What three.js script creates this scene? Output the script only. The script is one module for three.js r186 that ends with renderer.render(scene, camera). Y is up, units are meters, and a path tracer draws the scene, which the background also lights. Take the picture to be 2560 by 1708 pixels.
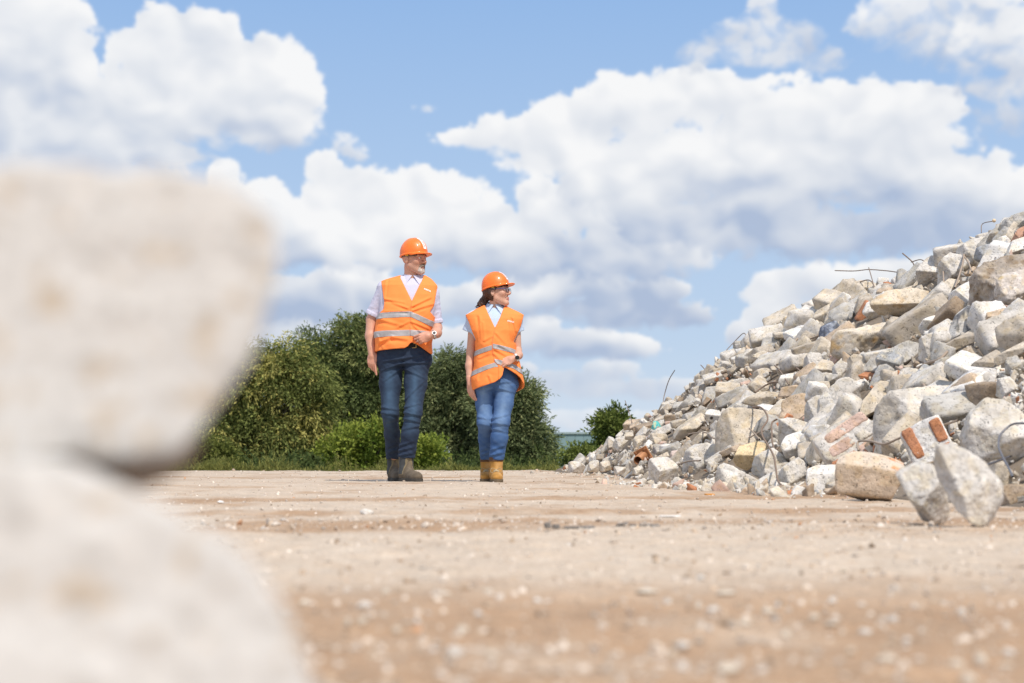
import * as THREE from 'three';
import { ImprovedNoise } from 'three/addons/math/ImprovedNoise.js';
import { mergeGeometries } from 'three/addons/utils/BufferGeometryUtils.js';
import { RoundedBoxGeometry } from 'three/addons/geometries/RoundedBoxGeometry.js';

// ------------------------------------------------------------------ camera, sky, sun, exposure
const scene = new THREE.Scene();
const FPX = 3559, EYE = 0.168, HORIZON = 1150.4, CX = 1280, CY = 854;   // focal length and horizon in pixels of the photograph
const PITCH = Math.atan((HORIZON - CY) / FPX);
const camera = new THREE.PerspectiveCamera(2 * Math.atan(854 / FPX) * 180 / Math.PI, 2560 / 1708, 0.03, 3000);
camera.position.set(0, EYE, 0);
camera.rotation.x = PITCH;
camera.focus = 10.9;
camera.userData.fStop = 4;
const SUN_AZ = 27 * Math.PI / 180, SUN_EL = 55 * Math.PI / 180;
const toSun = new THREE.Vector3(Math.sin(SUN_AZ) * Math.cos(SUN_EL), Math.sin(SUN_EL), Math.cos(SUN_AZ) * Math.cos(SUN_EL));
const sun = new THREE.DirectionalLight(0xfff4e6, 3.9);
sun.name = 'sun';
sun.position.copy(toSun).multiplyScalar(60).add(new THREE.Vector3(0, 0, -12));
sun.target.position.set(0, 0, -12);
sun.castShadow = true;
sun.shadow.mapSize.set(4096, 4096);
Object.assign(sun.shadow.camera, { left: -20, right: 20, top: 20, bottom: -20, near: 1, far: 140 });
scene.add(sun, sun.target);
const renderer = new THREE.WebGLRenderer({ antialias: true });
renderer.toneMapping = THREE.LinearToneMapping;
renderer.toneMappingExposure = 1.0;
renderer.shadowMap.enabled = true;

// ------------------------------------------------------------------ helpers
function rng(seed) { let a = seed >>> 0; return () => { a = (a + 0x6d2b79f5) | 0; let t = Math.imul(a ^ (a >>> 15), 1 | a); t = (t + Math.imul(t ^ (t >>> 7), 61 | t)) ^ t; return ((t ^ (t >>> 14)) >>> 0) / 4294967296; }; }
const PN = new ImprovedNoise();
const noise = (x, y, z) => PN.noise(x + 200, y + 200, z + 200);
function fbm(x, y, z, n = 4) { let s = 0, a = 1, t = 0; for (let i = 0; i < n; i++) { s += a * noise(x, y, z); t += a; a *= 0.5; x = x * 2.03 + 7.1; y = y * 2.03 + 3.7; z = z * 2.03 + 1.9; } return s / t; }
function ridged(x, y, z, n = 3) { let s = 0, a = 1, t = 0; for (let i = 0; i < n; i++) { s += a * (1 - 2 * Math.abs(noise(x, y, z))); t += a; a *= 0.5; x = x * 2.1 + 4.3; y = y * 2.1 + 9.2; z = z * 2.1 + 2.6; } return s / t; }
const clamp = (x, a, b) => Math.min(b, Math.max(a, x)), lerp = (a, b, t) => a + (b - a) * t;
const sstep = (a, b, x) => { const t = clamp((x - a) / (b - a), 0, 1); return t * t * (3 - 2 * t); };
const mixc = (a, b, t) => [lerp(a[0], b[0], t), lerp(a[1], b[1], t), lerp(a[2], b[2], t)];
const V = (x, y, z) => new THREE.Vector3(x, y, z);
// the point of the world that stands at a pixel of the photograph, at a distance d in front of the camera
function at(px, py, d) {
  const x = (px - CX) / FPX, y = (CY - py) / FPX, c = Math.cos(PITCH), s = Math.sin(PITCH);
  const k = d / (c - y * s);
  return V(x * k, EYE + (y * c + s) * k, -d);
}
const groundDepth = (py) => { const p = at(CX, py, 1); return -EYE / (p.y - EYE); };   // where the line of sight through that row meets the ground
function pixelOf(p) { const c = Math.cos(PITCH), s = Math.sin(PITCH), y = p.y - EYE, f = -(p.z) * c + y * s, u = y * c + p.z * s; return [CX + p.x / f * FPX, CY - u / f * FPX]; }
const r3 = (x, y) => [1400 + x / 2.0103, 500 + y / 2.0103], r5 = (x, y) => [1980 + x / 3.4086, 880 + y / 3.4086];
const ov = (x, y) => [x * 1.08936, y * 1.08936];
const used = {};
function numbered(name) { const n = used[name] = (used[name] ?? -1) + 1; return n ? name + '_' + String(n).padStart(3, '0') : name; }
function tag(o, label, category, group, kind) { if (label) o.userData.label = label; if (category) o.userData.category = category; if (group) o.userData.group = group; if (kind) o.userData.kind = kind; return o; }
function mesh(name, geometry, material, parent = scene) {
  const m = new THREE.Mesh(geometry, material);
  m.name = parent === scene ? numbered(name) : name;
  m.castShadow = m.receiveShadow = true;
  parent.add(m);
  return m;
}
function group(name, pos) { const g = new THREE.Group(); g.name = numbered(name); if (pos) g.position.copy(pos); scene.add(g); return g; }
function std(color, roughness = 0.9, more = {}) { const m = new THREE.MeshStandardMaterial({ roughness, ...more }); m.color.setRGB(...color); return m; }
function dataTex(size, fn, srgb = false) {
  const d = new Uint8Array(size * size * 4);
  for (let y = 0; y < size; y++) for (let x = 0; x < size; x++) { const c = fn(x, y), o = (y * size + x) * 4; for (let k = 0; k < 3; k++) d[o + k] = clamp(Math.round((Array.isArray(c) ? c[k] : c) * 255), 0, 255); d[o + 3] = 255; }
  const t = new THREE.DataTexture(d, size, size);
  t.wrapS = t.wrapT = THREE.RepeatWrapping; t.magFilter = THREE.LinearFilter; t.minFilter = THREE.LinearMipmapLinearFilter; t.generateMipmaps = true;
  if (srgb) t.colorSpace = THREE.SRGBColorSpace;
  t.needsUpdate = true;
  return t;
}
// noise that repeats after `per` cells
function tileNoise(seed) {
  const r = rng(seed), N = 256, tab = new Float32Array(N * N); for (let i = 0; i < N * N; i++) tab[i] = r();
  return (x, y, per) => { const ix = Math.floor(x), iy = Math.floor(y), fx = x - ix, fy = y - iy, u = fx * fx * (3 - 2 * fx), v = fy * fy * (3 - 2 * fy); const g = (a, b) => tab[(((b % per) + per) % per) * N + (((a % per) + per) % per)]; return lerp(lerp(g(ix, iy), g(ix + 1, iy), u), lerp(g(ix, iy + 1), g(ix + 1, iy + 1), u), v); };
}
const tn = tileNoise(11), tn2 = tileNoise(23);

// ------------------------------------------------------------------ the sky: air with fair-weather cumulus, as directions (azimuth, elevation)
function azel(x, y) { const [px, py] = ov(x, y), p = at(px, py, 1); return [Math.atan2(p.x, 1), Math.atan2(p.y - EYE, Math.hypot(p.x, 1))]; }
const UNIT = 1 / 3267;                                                    // radians per overview pixel
const clouds = [];
function cloud(base, tone, list, wisp = 0, deep = 0.075) { clouds.push({ base, tone, wisp, deep, blobs: list.map(([x, y, rx, ry]) => { const [a, e] = azel(x, y); return [a, e, rx * UNIT, ry * UNIT]; }), bot: azel(1175, base)[1] }); }
// far layers first
cloud(1000, 0.5, [[300, 960, 420, 34], [900, 962, 260, 26], [1350, 965, 260, 24], [1900, 960, 300, 36]], 0.2, 0.03);
cloud(925, 0.75, [[420, 870, 260, 46], [760, 880, 150, 36], [1060, 885, 150, 34], [1290, 880, 170, 36], [1500, 895, 130, 26], [1400, 850, 70, 30], [1180, 850, 60, 26]], 0.1, 0.035);
cloud(845, 0.9, [[600, 770, 120, 44], [700, 745, 70, 34], [1050, 790, 120, 42], [1180, 770, 110, 46], [1300, 790, 140, 40], [1430, 800, 90, 30], [1240, 745, 60, 26], [860, 800, 110, 34]], 0, 0.04);
cloud(768, 1.0, [[660, 690, 170, 62], [560, 715, 110, 46], [800, 650, 120, 50], [960, 690, 190, 52], [1150, 690, 210, 54], [1400, 710, 180, 44], [1540, 730, 80, 30], [1330, 650, 120, 44], [1500, 670, 70, 34]], 0, 0.045);
cloud(780, 0.25, [[1800, 670, 75, 55], [1900, 665, 90, 62], [2040, 660, 130, 60], [1705, 775, 50, 34], [1770, 740, 60, 50], [1830, 740, 70, 50], [2200, 640, 140, 70]]);
cloud(668, 0.85, [[520, 430, 62, 60], [590, 455, 90, 52], [680, 490, 70, 40], [745, 395, 48, 48], [770, 450, 90, 70], [870, 450, 90, 58], [955, 440, 70, 55], [1050, 455, 90, 60], [1110, 500, 80, 52], [1250, 470, 62, 62], [1330, 480, 110, 66], [1440, 520, 130, 70], [1530, 570, 85, 66], [800, 545, 290, 80], [1100, 565, 320, 80], [1400, 590, 210, 60], [620, 560, 130, 70]], 0, 0.06);
cloud(610, 0.95, [[1090, 320, 90, 26], [1210, 310, 130, 52], [1330, 290, 130, 70], [1450, 270, 120, 80], [1590, 230, 110, 70], [1700, 260, 150, 75], [1860, 260, 150, 76], [2000, 265, 140, 80], [2110, 250, 95, 62], [2060, 340, 150, 90], [1550, 380, 330, 110], [1850, 420, 360, 130], [2130, 440, 180, 100], [2260, 410, 90, 66], [2330, 450, 80, 70], [1980, 530, 430, 62], [1600, 510, 200, 60], [1290, 370, 140, 40]]);
cloud(420, 0.62, [[60, 70, 130, 95], [150, 90, 80, 62], [175, 130, 55, 45], [60, 190, 190, 120], [200, 250, 150, 90], [375, 70, 72, 62], [440, 60, 60, 42], [500, 90, 80, 62], [330, 150, 110, 90], [590, 120, 62, 48], [520, 190, 200, 110], [640, 190, 80, 80], [700, 240, 60, 62], [420, 260, 230, 75], [610, 290, 120, 48], [150, 330, 260, 60], [320, 350, 160, 40], [40, 400, 200, 70], [250, 400, 190, 42]]);
cloud(190, 0.5, [[1755, 20, 36, 40], [1760, 75, 90, 46], [1690, 90, 80, 42], [1830, 90, 66, 46], [1890, 140, 60, 28], [1600, 130, 50, 34], [1780, 125, 130, 30]], 0.3);
cloud(240, 0.6, [[2010, 55, 60, 34], [2110, 40, 130, 70], [2260, 70, 150, 90], [2330, 120, 130, 70], [2190, 110, 110, 44], [2310, 200, 90, 36]], 0.22);
cloud(370, 0.2, [[790, 325, 30, 30], [810, 350, 34, 24]], 0.45);
cloud(262, 0.2, [[975, 249, 34, 9]], 0.5);
{ // the same weather all round
  const r = rng(77);
  for (let i = 0; i < 70; i++) {
    const az = (r() * 2 - 1) * Math.PI, el = 0.04 + Math.pow(r(), 1.2) * 1.15;
    if (Math.abs(az) < 0.46 && el < 0.47) continue;
    const s = (0.07 + 0.12 * r()) * (0.5 + el), blobs = [];
    const n = 6 + Math.floor(r() * 8);
    for (let k = 0; k < n; k++) blobs.push([az + (r() * 2 - 1) * s * 1.7 / Math.max(0.35, Math.cos(el)), el + (r() * 2 - 1) * s * 0.4, s * (0.4 + 0.6 * r()) / Math.max(0.35, Math.cos(el)), s * (0.3 + 0.35 * r())]);
    clouds.push({ base: 0, deep: 0.075, tone: 0.55, wisp: r() * 0.3, blobs, bot: el - s * 0.75 });
  }
}
for (const c of clouds) { c.a0 = 9; c.a1 = -9; c.e0 = 9; c.e1 = -9; for (const [a, e, rx, ry] of c.blobs) { c.a0 = Math.min(c.a0, a - rx * 1.7); c.a1 = Math.max(c.a1, a + rx * 1.7); c.e0 = Math.min(c.e0, e - ry * 1.8); c.e1 = Math.max(c.e1, e + ry * 1.8); } }
function puffs(x, y, z) { // inverted cell noise: heads of a cauliflower
  let best = 9; const ix = Math.floor(x), iy = Math.floor(y), iz = Math.floor(z);
  for (let a = -1; a < 2; a++) for (let b = -1; b < 2; b++) for (let c = -1; c < 2; c++) {
    let h = Math.imul(ix + a, 374761393) ^ Math.imul(iy + b, 668265263) ^ Math.imul(iz + c, 1274126177); h = Math.imul(h ^ (h >>> 13), 1274126177); h ^= h >>> 16;
    const dx = ix + a + ((h & 255) / 255) - x, dy = iy + b + (((h >>> 8) & 255) / 255) - y, dz = iz + c + (((h >>> 16) & 255) / 255) - z, d = dx * dx + dy * dy + dz * dz;
    if (d < best) best = d;
  }
  return 1 - Math.sqrt(best);
}
function billows(x, y, z) { // the same cells with soft valleys between
  let s = 0; const ix = Math.floor(x), iy = Math.floor(y), iz = Math.floor(z);
  for (let a = -1; a < 2; a++) for (let b = -1; b < 2; b++) for (let c = -1; c < 2; c++) {
    let h = Math.imul(ix + a, 374761393) ^ Math.imul(iy + b, 668265263) ^ Math.imul(iz + c, 1274126177); h = Math.imul(h ^ (h >>> 13), 1274126177); h ^= h >>> 16;
    const dx = ix + a + ((h & 255) / 255) - x, dy = iy + b + (((h >>> 8) & 255) / 255) - y, dz = iz + c + (((h >>> 16) & 255) / 255) - z; s += Math.exp(-6 * (dx * dx + dy * dy + dz * dz));
  }
  return 1 - Math.sqrt(Math.max(0, -Math.log(s + 1e-9) / 6 + 0.12));
}
function airColour(el) {
  const t = clamp(el / 0.36, 0, 1), low = [0.60, 0.715, 0.84], mid = [0.43, 0.595, 0.835], top = [0.265, 0.455, 0.785], zen = [0.12, 0.25, 0.56];
  const c = t < 0.5 ? mixc(low, mid, t * 2) : mixc(mid, top, t * 2 - 1);
  return el > 0.36 ? mixc(c, zen, clamp((el - 0.36) / 0.9, 0, 1)) : c;
}
function skyColour(az, el) {
  let c = airColour(Math.max(el, 0));
  if (el < -0.01) return c;
  const X = Math.sin(az) * Math.cos(el), Y = Math.sin(el), Z = -Math.cos(az) * Math.cos(el);
  let det = null;
  for (const k of clouds) {
    if (az < k.a0 || az > k.a1 || el < k.e0 || el > k.e1) continue;
    if (!det) {
      const w = 0.012, wx = X + w * fbm(X * 22, Y * 22, Z * 22, 3), wy = Y + w * fbm(X * 22 + 40, Y * 22, Z * 22, 3), wz = Z;
      const B = (x, y, z) => { const p1 = puffs(x * 26, y * 30, z * 26), p2 = puffs(x * 58 + 9, y * 64, z * 58), p3 = puffs(x * 120, y * 130 + 5, z * 120), p4 = puffs(x * 230, y * 240, z * 230 + 3); return 0.42 * p1 + 0.3 * p2 + 0.18 * p3 + 0.10 * p4 - 0.44; };
      const bb = B(wx, wy, wz), S2 = (x, y, z) => 0.8 * fbm(x * 13 + 3, y * 17, z * 13, 4) + 0.55 * billows(x * 26, y * 30, z * 26) + 0.3 * billows(x * 58 + 9, y * 64, z * 58), lx = 0.006, ly = 0.011;
      const p1 = 0, p2 = 0, p3 = S2(wx, wy, wz) - S2(wx + lx * Math.cos(az), wy + ly, wz + lx * Math.sin(az));
      const soft = fbm(X * 16 + 5, Y * 26, Z * 16, 5), fine = fbm(wx * 90, wy * 110, wz * 90, 4), broad = fbm(X * 7 + 3, Y * 14, Z * 7, 3);
      det = { billow: bb, slope: p3, soft, fine, broad, p1, p2, p3 };
    }
    let f = -3, top = -9, sx = 0, sy = 0, sw = 0, thick = 0;
    for (const [a, e, rx, ry] of k.blobs) {
      const dx = (az - a) / rx, dy = (el - e) / ry, q = 1 - (dx * dx + dy * dy) * (dy < 0 ? 0.9 : 1);
      if (q > -1.2) { const w = Math.exp(q * 3); sx += dx * w; sy += dy * w; sw += w; thick += Math.max(0, q); if (q > f) f = q; }
    }
    if (sw === 0) continue;
    sx /= sw; sy /= sw;
    const edge = f + det.billow * (2.3 - 1.6 * k.wisp) + det.soft * (0.9 + 1.6 * k.wisp) + det.fine * (0.45 + 0.9 * k.wisp) + 0.2;
    const lower = sstep(0.25, -0.9, sy);                                   // undersides are ragged and soft
    const a = sstep(0, lerp(0.4, 1.0, lower) + 0.9 * k.wisp, edge) * (k.wisp ? lerp(1, sstep(-0.12, 0.42, det.soft + 0.9 * det.fine + 0.25 * f), Math.min(1, k.wisp * 2)) : 1) * (1 - 0.3 * k.wisp);
    if (a <= 0) continue;
    const up = clamp((el - k.bot) / k.deep, -0.6, 1.3);                          // height over the cloud's base
    const under = sstep(1.05, 0.0, up + 0.4 * det.soft + 0.45 * det.broad) * k.tone;
    let lit = 0.90 + 0.10 * det.billow + 0.75 * clamp(det.slope, -0.3, 0.28) + 0.1 * sy + 0.05 * sx - 0.05 * Math.min(thick, 3) - 0.62 * under + 0.25 * det.broad * k.tone;
    lit += 0.16 * (1 - sstep(0.0, 0.6, edge)) * (1 - lower);                 // bright rims
    lit = clamp(lit, 0.18, 1);
    const shade = [0.43, 0.52, 0.69], mid = [0.71, 0.75, 0.82], white = [0.93, 0.935, 0.945];
    const col = lit < 0.6 ? mixc(shade, mid, (lit - 0.18) / 0.42) : mixc(mid, white, (lit - 0.6) / 0.4);
    c = mixc(c, col, a);
  }
  const haze = sstep(0.09, 0.0, el) * 0.45;
  return mixc(c, [0.72, 0.78, 0.86], haze);
}
{
  const W = 4096, H = 2048, data = new Float32Array(W * H * 4), STEP = 4;
  const azAt = (x) => { const a = ((x + 0.5) / W - 0.5) * 2 * Math.PI; const dx = Math.cos(a), dz = Math.sin(a); return Math.atan2(dx, -dz); };
  const elAt = (y) => ((y + 0.5) / H - 0.5) * Math.PI;
  const cw = W / STEP, ch = H / STEP, coarse = new Float32Array((cw + 1) * (ch + 1) * 3);
  for (let j = 0; j <= ch; j++) for (let i = 0; i <= cw; i++) {
    const el = elAt(j * STEP), c = el < -0.02 ? [0.42, 0.40, 0.36] : skyColour(azAt((i * STEP) % W), Math.min(el, 1.57));
    coarse.set(c, (j * (cw + 1) + i) * 3);
  }
  for (let y = 0; y < H; y++) {
    const el = elAt(y), j = Math.floor(y / STEP), fy = (y % STEP) / STEP;
    for (let x = 0; x < W; x++) {
      const o = (y * W + x) * 4, az = azAt(x);
      if (Math.abs(az) < 0.47 && el > -0.02 && el < 0.5) { const c = skyColour(az, el); data[o] = c[0]; data[o + 1] = c[1]; data[o + 2] = c[2]; } else {
        const i = Math.floor(x / STEP), fx = (x % STEP) / STEP, q = (j * (cw + 1) + i) * 3, s = (cw + 1) * 3;
        for (let k = 0; k < 3; k++) data[o + k] = lerp(lerp(coarse[q + k], coarse[q + 3 + k], fx), lerp(coarse[q + s + k], coarse[q + s + 3 + k], fx), fy);
      }
      data[o + 3] = 1;
    }
  }
  const t = new THREE.DataTexture(data, W, H, THREE.RGBAFormat, THREE.FloatType);
  t.mapping = THREE.EquirectangularReflectionMapping; t.magFilter = t.minFilter = THREE.LinearFilter; t.needsUpdate = true;
  scene.background = t; scene.environment = t;
}

// ------------------------------------------------------------------ ground
const EDGE = 22.5;                                                        // the yard ends here and falls away to the scrub
function groundShape(x, z) {
  const d = -z, lip = EDGE + 1.2 * noise(x * 0.25, 3, 1) + 0.03 * x;
  let y = 0;
  if (d > lip) y = -1.1 * sstep(0, 9, d - lip);
  return y;
}
function gh(x, z) {
  const d = -z, k = sstep(40, 20, Math.hypot(x, d));
  let y = groundShape(x, z);
  y += k * (0.012 * fbm(x * 0.9, 1, z * 0.9, 3) + 0.011 * fbm(x * 5, 2, z * 5, 3) + 0.006 * sstep(5, 3, d) * fbm(x * 14, 8, z * 14, 2));
  for (const [dc, s, w] of [[4.55, 0.16, 0.1], [6.2, 0.2, 0.13], [8.3, -0.15, 0.16], [14, 0.3, 0.3]]) { const q = (d - dc - s * x - 0.12 * noise(x * 0.8, dc, 2)) / w; if (Math.abs(q) < 3) y += (0.6 + 0.5 * noise(x * 3, dc, d * 3)) * 0.012 * (Math.exp(-(q - 1.2) * (q - 1.2)) * 0.7 - Math.exp(-q * q)); }
  y += (0.3 + 0.7 * sstep(9, 5, d)) * 0.009 * Math.max(0, fbm(x * 21, 7, z * 21, 2)) ;
  y += 0.03 * sstep(EDGE - 3, EDGE, d) * sstep(EDGE + 3, EDGE, d) * fbm(x * 1.7, 4, z * 0.8, 3);
  return y;
}
function brownness(x, z) {                                                 // damp brown earth against pale trodden dust
  const d = -z, n = fbm(x * 1.3, 5, z * 1.1, 4), m = fbm(x * 5.2, 9, z * 4.2, 3);
  let b = 0.9 * n + 0.5 * m;
  b += 0.75 * sstep(2.25, 1.2, d + 0.9 * n + 0.5 * m) + 0.5 * Math.exp(-Math.pow((d - 3.75 - 0.25 * Math.sin(x * 2)) / 0.33, 2)) + 0.35 * Math.exp(-Math.pow((d - 4.6 - 0.16 * x) / 0.22, 2)) + 0.4 * Math.exp(-Math.pow((d - 6.2 - 0.2 * x) / 0.25, 2)) + 0.3 * Math.exp(-Math.pow((d - 14) / 0.7, 2)) - 0.28 * Math.exp(-Math.pow((d - 2.75) / 0.5, 2));
  return sstep(-0.06, 0.5, b);
}
const grainTex = dataTex(1024, (x, y) => {
  const u = x / 1024, v = y / 1024;
  let g = 0.5 * tn(u * 128, v * 128, 128) + 0.3 * tn2(u * 256, v * 256, 256) + 0.35 * tn(u * 40 + 5, v * 40, 40);
  const st = tn2(u * 64 + 3, v * 64 + 9, 64), st2 = tn(u * 90 + 1, v * 90 + 2, 90);
  let c = 0.66 + 0.34 * g; const warm = tn2(u * 20, v * 20 + 3, 20);
  if (st > 0.83) c += 0.22; if (st2 < 0.12) c -= 0.22;
  return [c, c * lerp(0.95, 1, warm), c * lerp(0.9, 1, warm)];
});
const grainBump = dataTex(512, (x, y) => { const u = x / 512, v = y / 512; return 0.4 * tn(u * 64, v * 64, 64) + 0.35 * tn2(u * 128, v * 128, 128) + 0.25 * tn(u * 24, v * 24, 24); });
{
  const xs = [], zs = [];
  for (let x = -1.3; x < 2.9; x += 0.02) xs.push(x);
  for (let x = 2.9, s = 0.02; x < 1800; x += s) { xs.push(x); s *= 1.11; }
  for (let x = -1.3, s = 0.02; x > -1800; x -= s) { if (x < -1.3) xs.unshift(x); s *= 1.11; }
  for (let d = 0.75; d < 27; d *= 1.0105) zs.push(-d);
  for (let d = 27, s = 0.4; d < 2400; d += s) { zs.push(-d); s *= 1.14; }
  for (let d = 0.75, s = 0.02; d > -400; d -= s) { if (d < 0.75) zs.unshift(-d); s *= 1.16; }
  const nx = xs.length, nz = zs.length, pos = new Float32Array(nx * nz * 3), uv = new Float32Array(nx * nz * 2), col = new Float32Array(nx * nz * 3), idx = [];
  for (let j = 0; j < nz; j++) for (let i = 0; i < nx; i++) {
    const x = xs[i], z = zs[j], o = j * nx + i, d = -z;
    pos[o * 3] = x; pos[o * 3 + 1] = Math.hypot(x, z) < 60 ? gh(x, z) : groundShape(x, z); pos[o * 3 + 2] = z;
    uv[o * 2] = x / 0.55; uv[o * 2 + 1] = z / 0.55;
    let c = mixc([0.59, 0.50, 0.405], [0.43, 0.295, 0.19], brownness(x, z));
    const pale = sstep(0.12, 0.5, fbm(x * 2.4 + 9, 3, z * 2.0, 4)) * 0.5; c = mixc(c, [0.64, 0.565, 0.475], pale);
    const t = 1 + 0.22 * fbm(x * 17, 2, z * 13, 3) + 0.18 * fbm(x * 3.3, 6, z * 5, 3); c = c.map((q) => q * t);
    c = mixc(c, [0.11, 0.13, 0.045], sstep(EDGE + 0.6, EDGE + 3, d + 0.8 * noise(x, 1, z)));
    col.set(c, o * 3);
    if (i < nx - 1 && j < nz - 1) idx.push(o, o + 1, o + nx, o + 1, o + nx + 1, o + nx);
  }
  const g = new THREE.BufferGeometry();
  g.setAttribute('position', new THREE.BufferAttribute(pos, 3)); g.setAttribute('uv', new THREE.BufferAttribute(uv, 2)); g.setAttribute('color', new THREE.BufferAttribute(col, 3)); g.setIndex(idx); g.computeVertexNormals();
  if (g.attributes.normal.getY(Math.floor(nx * nz / 2)) < 0) { for (let k = 0; k < idx.length; k += 3) { const t = idx[k]; idx[k] = idx[k + 1]; idx[k + 1] = t; } g.setIndex(idx); g.computeVertexNormals(); }
  tag(mesh('ground', g, new THREE.MeshStandardMaterial({ vertexColors: true, map: grainTex, bumpMap: grainBump, bumpScale: 0.004, roughness: 1 })), 'dusty beige earth yard with brown patches and fine gravel', 'ground', null, 'structure');
}

// ------------------------------------------------------------------ stones: a rounded polytope with broken, pitted skin
const spheres = {};
function unitSphere(detail) {
  if (spheres[detail]) return spheres[detail];
  const g = new THREE.IcosahedronGeometry(1, detail), p = g.attributes.position, seen = new Map(), dirs = [], idx = [];
  for (let i = 0; i < p.count; i++) { const k = Math.round(p.getX(i) * 1e4) + ',' + Math.round(p.getY(i) * 1e4) + ',' + Math.round(p.getZ(i) * 1e4); if (!seen.has(k)) { seen.set(k, dirs.length / 3); dirs.push(p.getX(i), p.getY(i), p.getZ(i)); } idx.push(seen.get(k)); }
  return (spheres[detail] = { dirs, idx });
}
// planes: [nx, ny, nz, distance]; colour(x, y, z, noise) gives a vertex tint
function stone({ planes, p = 16, detail = 12, amp = 0.03, seed = 1, uvScale = 1 / 0.5, size = 1, tint, pits = 1 }) {
  const { dirs, idx } = unitSphere(detail), n = dirs.length / 3, pos = new Float32Array(n * 3), q = seed * 17.3;
  for (let i = 0; i < n; i++) {
    const x = dirs[i * 3], y = dirs[i * 3 + 1], z = dirs[i * 3 + 2];
    let s = 0;
    for (const [a, b, c, d] of planes) { const t = (a * x + b * y + c * z) / d; if (t > 0) s += Math.pow(t, p); }
    let r = Math.pow(s, -1 / p);
    const f = 1 / size, X = x * r * f, Y = y * r * f, Z = z * r * f;
    let k = 1.1 * amp * fbm(X * 2.2 + q, Y * 2.2, Z * 2.2, 4) + 0.55 * amp * ridged(X * 5 + q, Y * 5, Z * 5 + 3, 3) + 0.3 * amp * noise(X * 17 + q, Y * 17, Z * 17);
    k -= pits * amp * 0.9 * sstep(0.22, 0.6, fbm(X * 4.5 + 31 + q, Y * 4.5, Z * 4.5, 2));
    if (pits > 0) k += amp * 0.9 * pits * (0.45 - puffs(X * 3.3 + q, Y * 3.3 + 5, Z * 3.3)) * (p < 33 ? 1 : 0.3);
    r += k * size;
    pos[i * 3] = x * r; pos[i * 3 + 1] = y * r; pos[i * 3 + 2] = z * r;
  }
  const g0 = new THREE.BufferGeometry(); g0.setAttribute('position', new THREE.BufferAttribute(pos, 3)); g0.setIndex(idx); g0.computeVertexNormals();
  const nn = g0.attributes.normal.array, m = idx.length, P = new Float32Array(m * 3), N = new Float32Array(m * 3), U = new Float32Array(m * 2), C = new Float32Array(m * 3), cc = new Float32Array(n * 3);
  for (let i = 0; i < n; i++) { const x = pos[i * 3] / size, y = pos[i * 3 + 1] / size, z = pos[i * 3 + 2] / size; cc.set(tint ? tint(x, y, z, q, nn[i * 3], nn[i * 3 + 1], nn[i * 3 + 2]) : mottle(x, y, z, q), i * 3); }
  for (let t = 0; t < m; t += 3) {
    let ax = 0, ay = 0, az = 0;
    for (let k = 0; k < 3; k++) { const v = idx[t + k]; ax += nn[v * 3]; ay += nn[v * 3 + 1]; az += nn[v * 3 + 2]; }
    ax = Math.abs(ax); ay = Math.abs(ay); az = Math.abs(az);
    for (let k = 0; k < 3; k++) {
      const v = idx[t + k], o = t + k; for (let c = 0; c < 3; c++) { P[o * 3 + c] = pos[v * 3 + c]; N[o * 3 + c] = nn[v * 3 + c]; C[o * 3 + c] = cc[v * 3 + c]; }
      const x = P[o * 3] * uvScale + q, y = P[o * 3 + 1] * uvScale, z = P[o * 3 + 2] * uvScale;
      U[o * 2] = ax >= ay && ax >= az ? z : x; U[o * 2 + 1] = ay > ax && ay >= az ? z : y;
    }
  }
  const g = new THREE.BufferGeometry();
  g.setAttribute('position', new THREE.BufferAttribute(P, 3)); g.setAttribute('normal', new THREE.BufferAttribute(N, 3)); g.setAttribute('uv', new THREE.BufferAttribute(U, 2)); g.setAttribute('color', new THREE.BufferAttribute(C, 3));
  return g;
}
function mottle(x, y, z, q) {                                              // cement skin, stains and exposed aggregate
  const a = fbm(x * 2.3 + q, y * 2.3, z * 2.3 + 5, 4), b = fbm(x * 7 + q, y * 7 + 9, z * 7, 3), c = noise(x * 19 + q, y * 19, z * 19);
  let t = 0.95 + 0.36 * a + 0.26 * b + 0.14 * c;
  const stain = sstep(0.12, 0.42, fbm(x * 3.1 + 8, y * 3.1 + q, z * 3.1, 3));
  let col = [t, t, t];
  col = [col[0] * lerp(1, 0.98, stain), col[1] * lerp(1, 0.93, stain), col[2] * lerp(1, 0.83, stain)];
  const raw = sstep(0.05, 0.12, fbm(x * 1.9 + 3, y * 1.9 + q, z * 1.9, 2) + 0.12 * noise(x * 14, y * 14, z * 14)); col = mixc(col, [t * 0.78, t * 0.75, t * 0.7], raw * 0.55);
  const grey = sstep(0.2, 0.45, fbm(x * 2.6 + 18, y * 2.6, z * 2.6 + q, 3)); col = mixc(col, [t * 0.8, t * 0.805, t * 0.82], grey);
  return col.map((v) => clamp(v, 0.2, 1.25));
}
const rockMap = dataTex(1024, (x, y) => {
  const u = x / 1024, v = y / 1024;
  let c = 0.80 + 0.14 * tn(u * 32, v * 32, 32) + 0.14 * tn2(u * 100, v * 100, 100) + 0.10 * tn(u * 220, v * 220, 220);
  const agg = tn2(u * 48 + 7, v * 48, 48), hole = tn(u * 70 + 3, v * 70 + 11, 70), fleck = tn2(u * 120 + 5, v * 120 + 1, 120);
  if (agg > 0.82) c -= 0.17; if (hole > 0.87) c -= 0.42; if (fleck > 0.9) c += 0.1;
  const warm = tn(u * 14 + 2, v * 14 + 8, 14), w = sstep(0.55, 0.8, warm);
  return [c, c * lerp(1, 0.95, w), c * lerp(1, 0.86, w)];
});
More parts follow.
